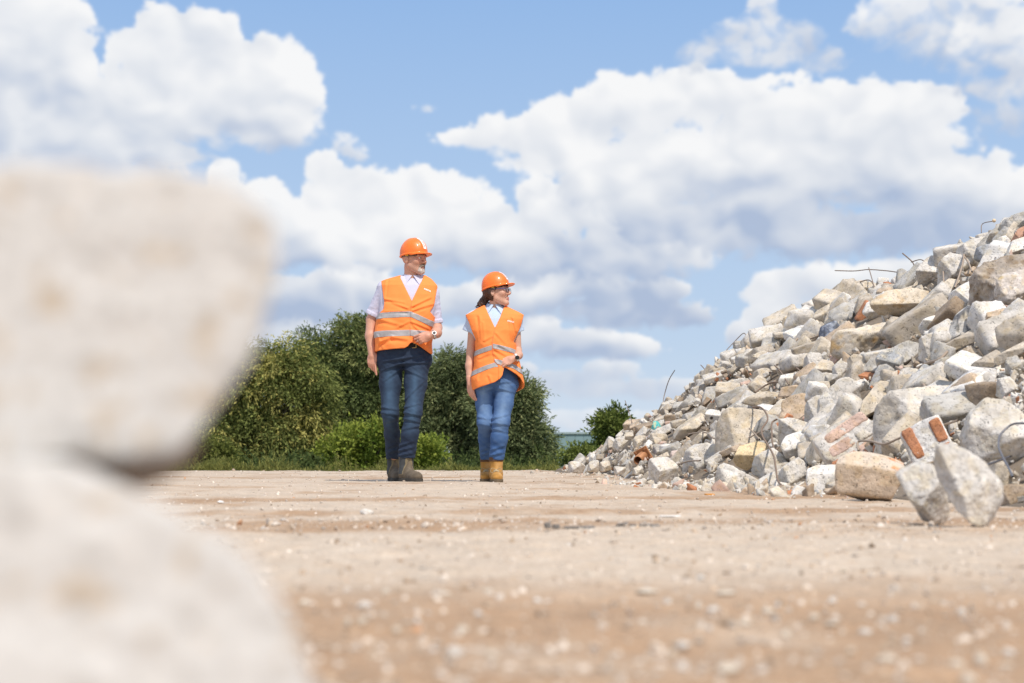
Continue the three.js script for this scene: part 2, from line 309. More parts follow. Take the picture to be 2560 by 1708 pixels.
const rockBump = dataTex(1024, (x, y) => {
  const u = x / 1024, v = y / 1024; let h = 0.45 * tn(u * 32, v * 32, 32) + 0.3 * tn2(u * 100, v * 100, 100) + 0.2 * tn(u * 220, v * 220, 220);
  if (tn(u * 70 + 3, v * 70 + 11, 70) > 0.86) h -= 0.35; return h + 0.15;
});
const TONE = { pale: [0.66, 0.635, 0.60], white: [0.80, 0.79, 0.775], grey: [0.51, 0.50, 0.48], tan: [0.58, 0.47, 0.365], cream: [0.70, 0.57, 0.37], sand: [0.63, 0.57, 0.485], brown: [0.37, 0.295, 0.225], slate: [0.13, 0.135, 0.15], blue: [0.40, 0.42, 0.45], brick: [0.56, 0.26, 0.145], pink: [0.66, 0.49, 0.42], dust: [0.52, 0.47, 0.405], turquoise: [0.12, 0.55, 0.55], plasticblue: [0.03, 0.13, 0.6], rust: [0.33, 0.15, 0.065], amber: [0.75, 0.33, 0.06] };
const rockMat = {};
for (const k in TONE) rockMat[k] = std(TONE[k], 0.95, { vertexColors: true, map: rockMap, bumpMap: rockBump, bumpScale: 0.0035, name: 'stone ' + k });
const plainMat = {};
for (const k in TONE) plainMat[k] = std(TONE[k], 0.95, { vertexColors: true, name: 'pebble ' + k });
const WORD = { pale: 'pale', white: 'white', grey: 'grey', tan: 'tan', cream: 'cream', sand: 'sandy', brown: 'brown', slate: 'dark', blue: 'bluish', brick: 'orange', pink: 'pinkish', dust: 'dusty' };

// ------------------------------------------------------------------ the rubble heap: a long bank, foot line and crest line in rows of the overview
const FOOT = [[1270, 1081, 19.3], [1400, 1086, 16.5], [1480, 1110, 10.4], [1640, 1118, 9.0], [1850, 1130, 7.6], [1960, 1142, 6.6], [2060, 1150, 6.0], [2200, 1160, 5.4], [2350, 1172, 4.9], [2660, 1195, 4.3]];
const CREST = [[1270, 1078, 19.6], [1330, 1056, 18.6], [1400, 1020, 17.6], [1440, 985, 17.0], [1490, 955, 16.5], [1560, 905, 15.9], [1605, 870, 15.6], [1650, 830, 15.3], [1720, 775, 15.0], [1790, 733, 14.7], [1850, 706, 14.4], [1950, 672, 13.9], [2000, 655, 13.5], [2080, 640, 13.0], [2130, 602, 12.5], [2190, 570, 12.0], [2250, 545, 11.6], [2300, 515, 11.2], [2350, 500, 10.8], [2660, 420, 9.6]];
function along(list, u) { let i = 0; while (i < list.length - 2 && list[i + 1][0] < u) i++; const a = list[i], b = list[i + 1], t = clamp((u - a[0]) / (b[0] - a[0]), 0, 1); return [lerp(a[1], b[1], t), lerp(a[2], b[2], t)]; }
function heapDepth(px, py) {                                               // distance of the bank's surface at a pixel of the photograph
  const u = px / 1.08936, v = py / 1.08936, [vf, df] = along(FOOT, u), [vc, dc] = along(CREST, u), t = clamp((vf - v) / Math.max(4, vf - vc), 0, 1.05);
  return 1 / lerp(1 / df, 1 / dc, t);
}
{
  const pos = [], col = [], uv = [], idx = [], NU = 150, NT = 60, row = NT + 9;
  for (let i = 0; i <= NU; i++) {
    const u = lerp(1270, 2660, i / NU), [vf, df] = along(FOOT, u), [vc, dc] = along(CREST, u);
    let last;
    for (let j = 0; j < row; j++) {
      let p;
      if (j <= NT) { const t = j / NT, v = lerp(vf, vc, t), [a, b] = ov(u, v + 3), d = 1 / lerp(1 / df, 1 / dc, t); p = at(a, b, d * 1.01 + 0.24 * sstep(0, 0.12, t)); if (j === 0) p.y = -0.05; p.y += 0.05 * fbm(p.x * 3, p.y * 3, p.z * 3, 3) * sstep(0, 0.1, t); last = p; } else { const t = (j - NT) / 8; p = V(last.x + t * last.y * 1.5 + 0.5 * t, last.y * (1 - t) - 0.05 * t, last.z - t * last.y * 0.9); }
      pos.push(p.x, p.y, p.z); uv.push(p.x * 2, (p.y + p.z) * 2); const k = 0.85 + 0.5 * fbm(p.x * 4, p.y * 4, p.z * 4, 3); col.push(0.25 * k, 0.205 * k, 0.16 * k);
      if (i < NU && j < row - 1) { const o = i * row + j; idx.push(o, o + row, o + 1, o + 1, o + row, o + row + 1); }
    }
  }
  const g = new THREE.BufferGeometry(); g.setAttribute('position', new THREE.Float32BufferAttribute(pos, 3)); g.setAttribute('uv', new THREE.Float32BufferAttribute(uv, 2)); g.setAttribute('color', new THREE.Float32BufferAttribute(col, 3)); g.setIndex(idx); g.computeVertexNormals();
  tag(mesh('rubble_mound', g, std([1, 1, 1], 1, { vertexColors: true, map: rockMap, side: THREE.DoubleSide })), 'earthy core of the long rubble heap under the broken concrete', 'mound', null, 'structure');
}
const heroes = [];                                                         // [pixel x, pixel y, short name, radius px]
let heroSeed = 100;
// One stone whose outline in the picture is the polygon (pairs of pixels): its edges become planes at the stone's own distance, with facets of their own towards the viewer.
function chunk(name, category, label, short, tone, poly, o = {}) {
  const conv = o.s === 'r5' ? r5 : o.s === 'px' ? (x, y) => [x, y] : o.s === 'ov' ? ov : r3, pts = [];
  for (let i = 0; i < poly.length; i += 2) pts.push(conv(poly[i], poly[i + 1]));
  let cx = 0, cy = 0, x0 = 1e9, x1 = -1e9, y0 = 1e9, y1 = -1e9;
  for (const [x, y] of pts) { cx += x / pts.length; cy += y / pts.length; x0 = Math.min(x0, x); x1 = Math.max(x1, x); y0 = Math.min(y0, y); y1 = Math.max(y1, y); }
  const seed = ++heroSeed, r = rng(seed * 7919), wpx = x1 - x0, hpx = y1 - y0, small = Math.min(wpx, hpx);
  let d = o.d ?? (o.ground ? groundDepth(y1 - 1) : heapDepth(cx, cy));
  const thick = (o.deep ?? 0.42) * (0.45 * small + 0.25 * (wpx + hpx) / 2) * d / FPX;
  if (o.ground) d += thick * 0.75; else d -= (o.lift ?? 0.7) * thick;
  const c = at(cx, cy, d), k = d / FPX * 1.0, planes = [];
  let area = 0; for (let i = 0; i < pts.length; i++) { const a = pts[i], b = pts[(i + 1) % pts.length]; area += a[0] * b[1] - a[1] * b[0]; }
  const sgn = area > 0 ? 1 : -1;                                           // clockwise on a page whose y runs down
  for (let i = 0; i < pts.length; i++) {
    const a = pts[i], b = pts[(i + 1) % pts.length], ex = (b[0] - a[0]) * sgn, ey = -(b[1] - a[1]) * sgn, l = Math.hypot(ex, ey);
    const nx = -ey / l, ny = ex / l, dist = Math.max(0.12 * small * k, (nx * (a[0] - cx) - ny * (a[1] - cy)) * k), tau = (r() - 0.5) * 0.7 * (o.tau ? 0 : 1) + (o.tau ?? 0);
    const sx = nx * Math.cos(tau), sy = ny * Math.cos(tau);
    planes.push([sx, sy, Math.sin(tau), dist * Math.cos(tau)]);
  }
  const norm = (a, b, e, w) => { const l = Math.hypot(a, b, e); planes.push([a / l, b / l, e / l, w * thick]); };
  for (const f of o.facets ?? [[0.15 - 0.3 * r(), 0.25 + 0.5 * r(), 1, 0.95], [-0.9 - 0.3 * r(), -0.1, 0.8, 1.15 + 0.2 * r()], [0.7, -0.3 - 0.4 * r(), 0.9, 1.15 + 0.2 * r()]]) norm(...f);
  norm(0.2, 0.1, -1, 1); norm(-0.5, 0.3, -0.8, 1.1);
  const size = Math.max(wpx, hpx) * k, g = stone({ planes, p: o.p ?? 30, detail: o.detail ?? clamp(Math.round(Math.sqrt(wpx * hpx) / 8) + 4, 8, 26), amp: o.amp ?? 0.034, seed, size, uvScale: o.uv ?? 2, tint: o.tint, pits: o.pits ?? 1 });
  const m = mesh(name, g, o.mat ?? rockMat[tone]);
  m.position.copy(c); m.rotation.y = Math.atan2(-c.x, -c.z);
  if (o.roll) m.rotation.z = o.roll;
  tag(m, label, category, o.group);
  if (short) heroes.push([cx, cy, short, Math.sqrt(wpx * hpx) / 2]);
  return m;
}
// ------------------------------------------------------------------ the stones of the heap that can be told apart
const LEFTDARK = [[0.1, 0.35, 1, 0.85], [-1, -0.15, 0.75, 0.85], [0.5, -0.6, 0.8, 1.2]], FLAT = [[0.1, 0.25, 1, 0.8]], TOPLIT = [[0.05, 0.9, 0.8, 0.9], [0.1, -0.25, 1, 0.95]], UNDER = [[0.05, 0.8, 0.9, 0.9], [-0.1, -0.75, 0.8, 0.85]];
const ROCK = 'concrete_lump', SLAB = 'concrete_slab', BLOCK = 'concrete_block';
const spotted = (base, spot, lo = 0.05, hi = 0.25, f = 4) => (x, y, z, q) => mixc(mottle(x, y, z, q).map((v, i) => v * base[i]), spot, sstep(lo, hi, fbm(x * f + q, y * f, z * f, 3)));
chunk(ROCK, 'concrete lump', 'pale boulder with dark undercut lying loose in front of the rusty pipe', 'the loose front boulder', 'pale', [412, 1400, 425, 1330, 470, 1297, 560, 1300, 597, 1345, 582, 1425, 480, 1430], { ground: 1, facets: [[0.15, 0.7, 0.9, 0.9], [-1, -0.3, 0.8, 0.8], [0.4, -0.55, 0.9, 0.95]], amp: 0.03 });
chunk(ROCK, 'concrete lump', 'pale rock with a brownish left side just behind the loose front boulder', 'the brown-sided rock', 'pale', [600, 1400, 612, 1300, 640, 1260, 720, 1222, 790, 1230, 785, 1330, 690, 1400], { facets: LEFTDARK });
chunk(ROCK, 'concrete lump', 'low pale wedge of concrete at the foot of the brown-sided rock', 'the low pale wedge', 'pale', [652, 1365, 700, 1320, 762, 1330, 760, 1420, 690, 1418], { ground: 1 });
chunk(ROCK, 'concrete lump', 'long low pale boulder lying in front of the cream sandstone piece', 'the long low boulder', 'pale', [755, 1400, 765, 1350, 830, 1322, 930, 1372, 1037, 1425, 990, 1450, 860, 1447, 768, 1442], { ground: 1, facets: [[0.1, 0.6, 1, 0.9], [-1, -0.1, 0.9, 1.3], [0.4, 0.1, 1, 0.95]] });
chunk(ROCK, 'concrete lump', 'rough grey pitted rock between the cream sandstone and the standing wire', 'the rough pitted rock', 'pale', [948, 1360, 985, 1290, 1060, 1252, 1145, 1312, 1130, 1362, 1040, 1425, 980, 1392], { amp: 0.045, facets: LEFTDARK });
chunk(BLOCK, 'concrete block', 'huge sandy concrete block standing upright with rounded left edge', 'the huge sandy block', 'sand', [778, 1320, 785, 1130, 830, 1060, 900, 1043, 1065, 1065, 1085, 1150, 1065, 1235, 1000, 1345, 800, 1335], { deep: 0.5, amp: 0.014, facets: [[0.35, 0.35, 1, 0.75], [-0.8, 0.05, 0.75, 1.05]], lift: 0.1 });
chunk('sandstone_piece', 'stone piece', 'cream yellow sandstone piece leaning on the huge sandy block', 'the cream sandstone', 'cream', [873, 1300, 900, 1240, 990, 1206, 1047, 1240, 1010, 1300, 940, 1362, 885, 1335], { lift: 2.2, p: 30, amp: 0.01, pits: 0.3, facets: [[0.1, 0.85, 0.8, 0.8], [0.05, -0.6, 0.9, 0.95]] });
chunk(ROCK, 'concrete lump', 'bright white chalky boulder under the half shaded boulder', 'the chalky white boulder', 'white', [1108, 1240, 1135, 1190, 1190, 1166, 1270, 1185, 1287, 1225, 1272, 1278, 1200, 1308, 1138, 1302], { lift: 1.6, amp: 0.02, facets: [[0.1, 0.5, 1, 0.9], [0.3, -0.6, 0.9, 1.0]] });
chunk(ROCK, 'concrete lump', 'angular boulder with brown shaded left face above the chalky white boulder', 'the half shaded boulder', 'pale', [1063, 1190, 1085, 1108, 1160, 1093, 1250, 1120, 1302, 1190, 1287, 1228, 1130, 1252], { facets: [[0.25, 0.9, 0.8, 0.8], [-0.7, -0.35, 0.9, 0.7]] });
chunk(ROCK, 'concrete lump', 'pale rock with dark right edge beside the bottom of the long wire', 'the wire-side rock', 'pale', [1096, 1390, 1120, 1340, 1200, 1297, 1243, 1330, 1240, 1442, 1180, 1458, 1110, 1432], { ground: 1 });
chunk(BLOCK, 'plaster block', 'white plastered block with an orange brick corner in the front row', 'the white plastered block', 'white', [1238, 1442, 1243, 1328, 1424, 1326, 1418, 1475, 1290, 1478], { ground: 1, p: 34, amp: 0.012, facets: [[0.05, 0.1, 1, 0.8], [0, 1, 0.9, 1.05]], tint: (x, y, z, q) => mixc(mottle(x, y, z, q).map((v) => Math.min(1.08, v * 1.05)), [0.75, 0.26, 0.12], sstep(0.05, 0.0, x + 0.47 + 0.35 * (y + 0.1) + 0.06 * noise(y * 9, z * 9, 2)) ) });
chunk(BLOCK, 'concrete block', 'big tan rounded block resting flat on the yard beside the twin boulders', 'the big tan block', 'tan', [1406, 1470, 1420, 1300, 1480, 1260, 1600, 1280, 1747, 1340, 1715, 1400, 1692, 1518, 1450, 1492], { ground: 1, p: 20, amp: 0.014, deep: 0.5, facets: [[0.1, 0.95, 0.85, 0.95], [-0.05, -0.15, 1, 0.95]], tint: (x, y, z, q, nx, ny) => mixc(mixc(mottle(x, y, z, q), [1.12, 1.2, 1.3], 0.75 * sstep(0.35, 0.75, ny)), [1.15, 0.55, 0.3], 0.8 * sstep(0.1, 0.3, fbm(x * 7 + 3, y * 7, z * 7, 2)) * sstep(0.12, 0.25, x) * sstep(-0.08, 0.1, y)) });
chunk(ROCK, 'concrete lump', 'front left twin boulder with a grey shaded hollow, leaning on its neighbour', 'the shaded twin boulder', 'pale', [858, 1100, 900, 1025, 1000, 972, 1130, 950, 1220, 985, 1260, 1080, 1400, 1400, 1440, 1492, 1180, 1485, 1125, 1472, 1060, 1350, 960, 1290, 900, 1210], { s: 'r5', d: 3.78, amp: 0.028, detail: 40, facets: [[-0.3, 0.4, 1, 0.85], [0.8, -0.5, 0.7, 0.85]], uv: 3 });
chunk(ROCK, 'concrete lump', 'front right twin boulder, tall pale and egg shaped, standing on its tip', 'the tall twin boulder', 'pale', [1222, 900, 1238, 790, 1320, 772, 1500, 850, 1680, 990, 1768, 1180, 1742, 1290, 1640, 1472, 1560, 1498, 1470, 1420, 1330, 1230, 1250, 1080], { s: 'r5', d: 3.60, amp: 0.026, detail: 42, facets: [[0.15, 0.3, 1, 0.85], [0.7, -0.2, 0.9, 1.1], [-0.95, -0.25, 0.7, 0.9]], uv: 3 });
chunk(ROCK, 'concrete lump', 'huge pale boulder with wires, above the orange striped masonry', 'the huge wired boulder', 'pale', [1583, 1130, 1600, 1030, 1700, 950, 1830, 938, 1935, 923, 2005, 960, 2035, 1080, 2000, 1150, 1800, 1225, 1700, 1297, 1600, 1272], { amp: 0.03, deep: 0.5, facets: [[0.1, 0.75, 1, 0.85], [-0.6, 0.1, 1, 0.95], [0.35, -0.55, 0.9, 0.95]] });
chunk(ROCK, 'concrete lump', 'huge pale boulder behind the tall twin boulder at the edge of view', 'the huge edge boulder', 'pale', [2028, 1200, 2060, 1080, 2170, 983, 2240, 1000, 2335, 1110, 2390, 1300, 2340, 1412, 2200, 1450, 2060, 1340], { amp: 0.03, deep: 0.5, facets: [[0, 0.8, 0.9, 0.9], [-0.3, -0.1, 1, 0.9], [0.2, -0.8, 0.8, 0.85]], lift: 0.5 });
chunk(ROCK, 'concrete lump', 'steep grey pitted boulder with shaded lower right, midway up the heap', 'the steep pitted boulder', 'pale', [1298, 1080, 1310, 1000, 1400, 900, 1450, 888, 1500, 930, 1507, 1010, 1450, 1145, 1340, 1135], { amp: 0.035, facets: [[-0.35, 0.6, 1, 0.8], [0.6, -0.5, 0.9, 0.9]], lift: 0.8 });
chunk(ROCK, 'concrete lump', 'grey rock wedged to the left of the steep pitted boulder', 'the wedged grey rock', 'pale', [1226, 1110, 1240, 1020, 1290, 978, 1342, 990, 1348, 1135, 1240, 1150], { facets: LEFTDARK, amp: 0.035 });
chunk(SLAB, 'concrete slab', 'smooth flat tan slab with its face to the sun above the half shaded boulder', 'the smooth tan slab', 'tan', [1113, 1062, 1118, 995, 1282, 948, 1262, 1042, 1217, 1112, 1123, 1088], { p: 40, amp: 0.006, pits: 0, facets: [[0.1, 0.4, 1, 0.7]], deep: 0.25 });
chunk(SLAB, 'plaster slab', 'clean white curved slab lying on top of the huge sandy block', 'the white curved slab', 'white', [963, 1045, 1000, 1020, 1140, 1045, 1083, 1102, 1040, 1072], { p: 34, amp: 0.006, pits: 0, lift: 1, facets: [[0.05, 0.9, 0.8, 0.7]], deep: 0.4 });
chunk(ROCK, 'concrete lump', 'wide dusty cream lump behind the white curved slab', 'the wide cream lump', 'sand', [930, 1020, 1000, 962, 1100, 970, 1125, 1010, 1030, 1045], { facets: TOPLIT });
chunk(SLAB, 'concrete slab', 'brown slab with a blackened end above the smooth tan slab', 'the blackened-end slab', 'tan', [1093, 990, 1110, 945, 1247, 915, 1253, 957, 1150, 990], { p: 36, amp: 0.006, pits: 0, facets: [[-0.1, 0.2, 1, 0.8], [0, 1, 0.7, 1]], tint: (x, y, z, q) => { const k = sstep(0.12, 0.2, x + 0.05 * noise(y * 8, z * 8, 3)); return mixc(mottle(x, y, z, q), [0.2, 0.22, 0.27], k); } });
chunk(SLAB, 'concrete slab', 'steep sandy slab running down between the pitted boulder and the huge wired boulder', 'the steep sandy slab', 'sand', [1438, 1195, 1500, 1080, 1540, 930, 1620, 903, 1682, 918, 1702, 990, 1560, 1085, 1480, 1205], { amp: 0.016, facets: [[0.2, 0.55, 1, 0.7]], deep: 0.35, lift: 0 });
chunk(ROCK, 'concrete lump', 'knobbly rock with a dark base, first of the mid-heap lumps from the left', 'the first knobbly rock', 'pale', [1216, 800, 1260, 768, 1312, 773, 1322, 850, 1282, 908, 1238, 870], { facets: LEFTDARK, amp: 0.04 });
chunk(ROCK, 'concrete lump', 'squat rock with a dark base, second of the mid-heap lumps from the left', 'the squat rock', 'sand', [1278, 860, 1310, 803, 1370, 813, 1392, 850, 1350, 913, 1293, 897], { facets: UNDER, amp: 0.04 });
chunk(ROCK, 'concrete lump', 'pale lump with an orange fleck beside the squat rock', 'the flecked lump', 'pale', [1368, 842, 1410, 803, 1452, 828, 1458, 892, 1400, 908, 1373, 882], { amp: 0.04 });
chunk(ROCK, 'concrete lump', 'egg shaped rough rock under the big tan boulder', 'the rough egg rock', 'sand', [1438, 812, 1480, 773, 1532, 788, 1558, 830, 1522, 903, 1473, 903, 1443, 862], { facets: LEFTDARK, amp: 0.035 });
chunk(SLAB, 'concrete slab', 'smooth grey flat piece with dark broken edge beside the rough egg rock', 'the smooth grey piece', 'grey', [1518, 862, 1560, 798, 1622, 788, 1632, 882, 1560, 903], { p: 30, amp: 0.012, facets: [[0, 0.5, 1, 0.7], [0, -0.8, 0.8, 1]] });
chunk(ROCK, 'stone', 'round bluish granite rock with dark underside', 'the bluish granite rock', 'blue', [1588, 800, 1620, 758, 1692, 753, 1723, 790, 1718, 862, 1660, 898, 1608, 862], { lift: 1, facets: [[0.1, 0.7, 1, 0.85], [-0.3, -0.7, 0.9, 0.8]], amp: 0.025, tint: spotted([1, 1, 1], [1.5, 1.35, 1.1], 0.0, 0.3, 6) });
chunk(SLAB, 'concrete slab', 'flat light grey slab tilted to the sun below the big tan boulder', 'the light grey slab', 'grey', [1636, 762, 1760, 688, 1812, 718, 1803, 782, 1742, 838, 1698, 822], { p: 30, amp: 0.01, pits: 0.3, facets: [[0.1, 0.75, 1, 0.7]], deep: 0.3 });
chunk(ROCK, 'stone', 'upright speckled bluish stone beside the thick bent rebar', 'the speckled upright stone', 'blue', [1778, 922, 1790, 868, 1830, 828, 1873, 838, 1868, 902, 1815, 948], { tint: spotted([1, 1, 1], [1.6, 1.5, 1.3], 0, 0.25, 5) });
chunk(ROCK, 'concrete lump', 'pale broken lump above the speckled upright stone', 'the pale upper lump', 'pale', [1800, 800, 1810, 700, 1880, 668, 1930, 690, 1940, 760, 1850, 832]);
chunk(ROCK, 'concrete lump', 'big elongated tan boulder with ochre stains near the middle of the heap', 'the big ochre boulder', 'sand', [1363, 765, 1370, 690, 1410, 648, 1500, 638, 1740, 590, 1773, 640, 1742, 692, 1600, 765, 1420, 810], { amp: 0.03, deep: 0.5, facets: [[0.1, 0.8, 0.9, 0.85], [-0.6, 0.1, 1, 1.15], [0.3, -0.45, 1, 0.85]], tint: spotted([1.05, 1.05, 1.05], [0.95, 0.72, 0.42], 0.12, 0.4, 4), lift: 0.5 });
chunk(ROCK, 'concrete lump', 'long flat-bottomed boulder jutting out over a shadowed gap near the crest', 'the jutting boulder', 'sand', [1561, 545, 1570, 498, 1640, 463, 1780, 447, 1900, 478, 1968, 550, 1932, 583, 1790, 588, 1600, 578], { amp: 0.03, lift: 1.4, facets: [[0.05, 0.7, 1, 0.85], [0.05, -0.9, 0.6, 0.62]], tint: spotted([1.08, 1.06, 1.02], [0.85, 0.68, 0.46], 0.15, 0.45, 5) });
chunk(BLOCK, 'concrete block', 'big clean white cube tilted between the jutting boulder and the giant brown boulder', 'the white cube', 'white', [1928, 490, 2000, 438, 2072, 388, 2083, 500, 2067, 532, 2000, 562], { p: 44, amp: 0.005, pits: 0, facets: [[0.25, 0.75, 0.9, 0.75], [-0.75, -0.3, 0.8, 0.75]], lift: 0.7 });
chunk(SLAB, 'plaster slab', 'white wedge under the jutting boulder', 'the white wedge', 'white', [1801, 642, 1850, 588, 1890, 578, 1960, 566, 1925, 640, 1840, 682], { p: 40, amp: 0.005, pits: 0, facets: [[0, 0.8, 0.9, 0.8], [-0.2, -0.4, 1, 0.8]] });
chunk(SLAB, 'plaster slab', 'white flat panel leaning on the split grey block', 'the white panel', 'white', [1845, 672, 1935, 598, 2002, 588, 1955, 690, 1900, 690], { p: 40, amp: 0.004, pits: 0, facets: [[0.05, 0.6, 1, 0.7]], deep: 0.3 });
chunk(BLOCK, 'concrete block', 'split grey block with a dark smeared face below the white cube', 'the split grey block', 'grey', [1943, 695, 1990, 578, 2060, 528, 2108, 620, 2052, 664, 1960, 714], { p: 36, amp: 0.008, pits: 0, facets: [[0.35, 0.1, 1, 0.7], [-0.8, 0.3, 0.9, 0.9]], tint: (x, y, z, q) => mixc(mottle(x, y, z, q).map((v) => v * 1.35), [0.35, 0.37, 0.42], sstep(0, 0.2, fbm(x * 4, y * 2, z * 4, 3) + x * 0.9)) });
chunk('concrete_bar', 'concrete bar', 'square concrete bar slanting upwards below the split grey block', 'the slanting bar', 'dust', [1886, 752, 1890, 786, 2108, 694, 2097, 636], { p: 44, amp: 0.006, deep: 0.7, facets: [[-0.2, 0.9, 0.8, 0.55], [0.05, -0.2, 1, 0.6]], lift: 1 });
chunk(ROCK, 'concrete lump', 'giant brownish boulder with deep pits at the edge of view', 'the giant brown boulder', 'dust', [2063, 500, 2080, 380, 2130, 318, 2240, 278, 2340, 266, 2420, 420, 2380, 580, 2200, 604, 2120, 624, 2073, 560], { amp: 0.045, deep: 0.5, detail: 34, facets: [[0, 0.75, 0.9, 0.85], [-0.75, -0.2, 0.9, 0.85], [0.3, -0.4, 1, 0.9]], tint: spotted([0.88, 0.87, 0.9], [0.5, 0.42, 0.34], 0, 0.3, 5) });
chunk(ROCK, 'concrete lump', 'rough pinkish grey boulder set in front of the giant brown boulder', 'the rough pinkish boulder', 'pale', [2188, 455, 2230, 380, 2345, 340, 2400, 480, 2290, 565, 2208, 542], { lift: 1.6, amp: 0.045, tint: spotted([1, 0.96, 0.95], [0.8, 0.66, 0.4], 0.1, 0.4, 4) });
chunk(BLOCK, 'concrete block', 'tan cracked block with a shaded underside under the rough pinkish boulder', 'the tan cracked block', 'tan', [2133, 612, 2150, 563, 2270, 547, 2288, 582, 2232, 624, 2150, 640], { p: 30, facets: UNDER, lift: 1.5 });
chunk(ROCK, 'concrete lump', 'rough rock below the tan cracked block', 'the rough right rock', 'pale', [2116, 692, 2150, 638, 2212, 617, 2225, 680, 2192, 750, 2133, 740], { facets: LEFTDARK, amp: 0.04 });
chunk(SLAB, 'concrete slab', 'long grey-brown slab sliding down towards the gravelly slab', 'the long grey slab', 'dust', [2043, 862, 2180, 758, 2262, 706, 2282, 742, 2122, 894, 2080, 905], { p: 34, amp: 0.007, pits: 0.2, facets: [[0.1, 0.7, 1, 0.7], [0, -0.7, 0.9, 0.9]], deep: 0.35 });
chunk(SLAB, 'concrete slab', 'coarse gravelly slab standing on edge beside the ribbed pillar piece', 'the gravelly slab', 'dust', [1963, 884, 1974, 778, 2070, 732, 2123, 790, 2062, 872, 2000, 894], { amp: 0.014, p: 26, facets: [[-0.05, 0.45, 1, 0.75]], deep: 0.3, tint: spotted([1.05, 1, 0.95], [0.6, 0.52, 0.42], 0.05, 0.2, 16) });
chunk('pillar_piece', 'pillar piece', 'ribbed grey pillar piece between the bent rebar and the gravelly slab', 'the ribbed pillar piece', 'grey', [1868, 902, 1870, 818, 1962, 786, 1968, 882, 1952, 908], { p: 36, amp: 0.006, pits: 0, tint: (x, y, z, q) => mottle(x, y, z, q).map((v) => v * 1.15), facets: [[-0.55, 0.1, 1, 0.8], [0.6, 0.1, 1, 0.8]] });
chunk(ROCK, 'concrete lump', 'small upright pale rock below the long grey slab', 'the upright pale rock', 'pale', [2098, 932, 2110, 888, 2150, 863, 2188, 890, 2183, 962, 2130, 984]);
chunk(ROCK, 'concrete lump', 'grey faceted rock next to the upright pale rock', 'the grey faceted rock', 'pale', [2183, 962, 2200, 898, 2262, 893, 2303, 940, 2298, 1004, 2200, 994], { facets: LEFTDARK });
chunk(ROCK, 'concrete lump', 'small grey angular rock above the grey faceted rock', 'the small angular rock', 'grey', [2238, 842, 2250, 788, 2302, 783, 2323, 840, 2300, 884, 2253, 878]);
chunk('concrete_bar', 'concrete bar', 'pale concrete bar cut by the edge of view over the long grey slab', 'the edge bar', 'sand', [2183, 802, 2345, 702, 2352, 745, 2202, 834], { p: 40, amp: 0.006, deep: 0.6, lift: 1, facets: [[-0.2, 0.85, 0.8, 0.6], [0, -0.3, 1, 0.6]] });
chunk(ROCK, 'concrete lump', 'knobbly pale boulder with a wire loop under the crest', 'the knobbly crest boulder', 'pale', [1798, 402, 1820, 318, 1870, 272, 1932, 308, 1942, 392, 1870, 449, 1818, 434], { amp: 0.045, facets: UNDER });
chunk(ROCK, 'concrete lump', 'broad pale boulder with arched wire beside the knobbly crest boulder', 'the arched-wire boulder', 'pale', [1908, 425, 1898, 330, 1960, 262, 2062, 288, 2073, 362, 1990, 404], { amp: 0.04 });
chunk(ROCK, 'concrete lump', 'large pale crest mass holding a bluish patch', 'the pale crest mass', 'pale', [1958, 262, 2060, 198, 2140, 186, 2203, 250, 2183, 335, 2080, 355, 2000, 322], { amp: 0.035 });
chunk('stone_fragment', 'stone', 'bluish broken stone face set in the pale crest mass', 'the bluish crest stone', 'blue', [2078, 292, 2100, 238, 2172, 222, 2193, 250, 2120, 314], { lift: 2.5, amp: 0.04 });
chunk(BLOCK, 'plaster block', 'white block with a broken hole near the top of the heap', 'the white holed block', 'white', [2186, 274, 2210, 186, 2242, 177, 2266, 205, 2243, 276], { p: 40, amp: 0.005, lift: 1.5, facets: [[0.4, 0.3, 1, 0.7], [-0.6, 0.2, 1, 0.8]], tint: (x, y, z, q) => mixc(mottle(x, y, z, q), [0.3, 0.36, 0.45], sstep(0.16, 0.1, Math.hypot(x - 0.12, (y - 0.0) * 0.8) + 0.04 * noise(x * 20, y * 20, 1))) });
chunk(SLAB, 'plaster slab', 'large white slab at the edge of view under the top brick', 'the large white slab', 'white', [2236, 284, 2270, 208, 2345, 176, 2350, 256, 2300, 276], { p: 36, amp: 0.006, pits: 0, lift: 1, facets: [[0.1, 0.6, 1, 0.8]] });
chunk('concrete_bar', 'concrete bar', 'thin sandy slab standing on end near the top of the heap', 'the thin standing slab', 'sand', [2236, 198, 2278, 105, 2304, 116, 2274, 200], { p: 40, amp: 0.005, lift: 2, facets: [[0.5, 0.3, 1, 0.6]] });
chunk('brick_fragment', 'brick', 'orange brown brick pieces beside the thin standing slab', 'the top brick', 'pink', [2268, 204, 2300, 148, 2345, 126, 2350, 184, 2290, 220], { p: 36, amp: 0.008, lift: 1.2, tint: (x, y, z, q) => mottle(x, y, z, q).map((v, i) => v * [0.95, 0.78, 0.68][i]) });
chunk(ROCK, 'concrete lump', 'grey pitted boulder forming the very top of the heap', 'the top grey boulder', 'grey', [2190, 158, 2240, 98, 2345, 52, 2380, 120, 2280, 180], { amp: 0.05 });
chunk(ROCK, 'concrete lump', 'flat pale ledge on the crest above the bluish crest stone', 'the pale crest ledge', 'pale', [2056, 214, 2080, 178, 2180, 160, 2206, 200, 2130, 220]);
chunk(SLAB, 'concrete slab', 'smooth sandy slab lying between the jutting boulder and the crest boulders', 'the smooth crest slab', 'sand', [1860, 474, 1960, 388, 2024, 382, 1992, 434, 1940, 486], { p: 36, amp: 0.006, pits: 0, facets: [[0.1, 0.8, 0.9, 0.7]], deep: 0.3 });
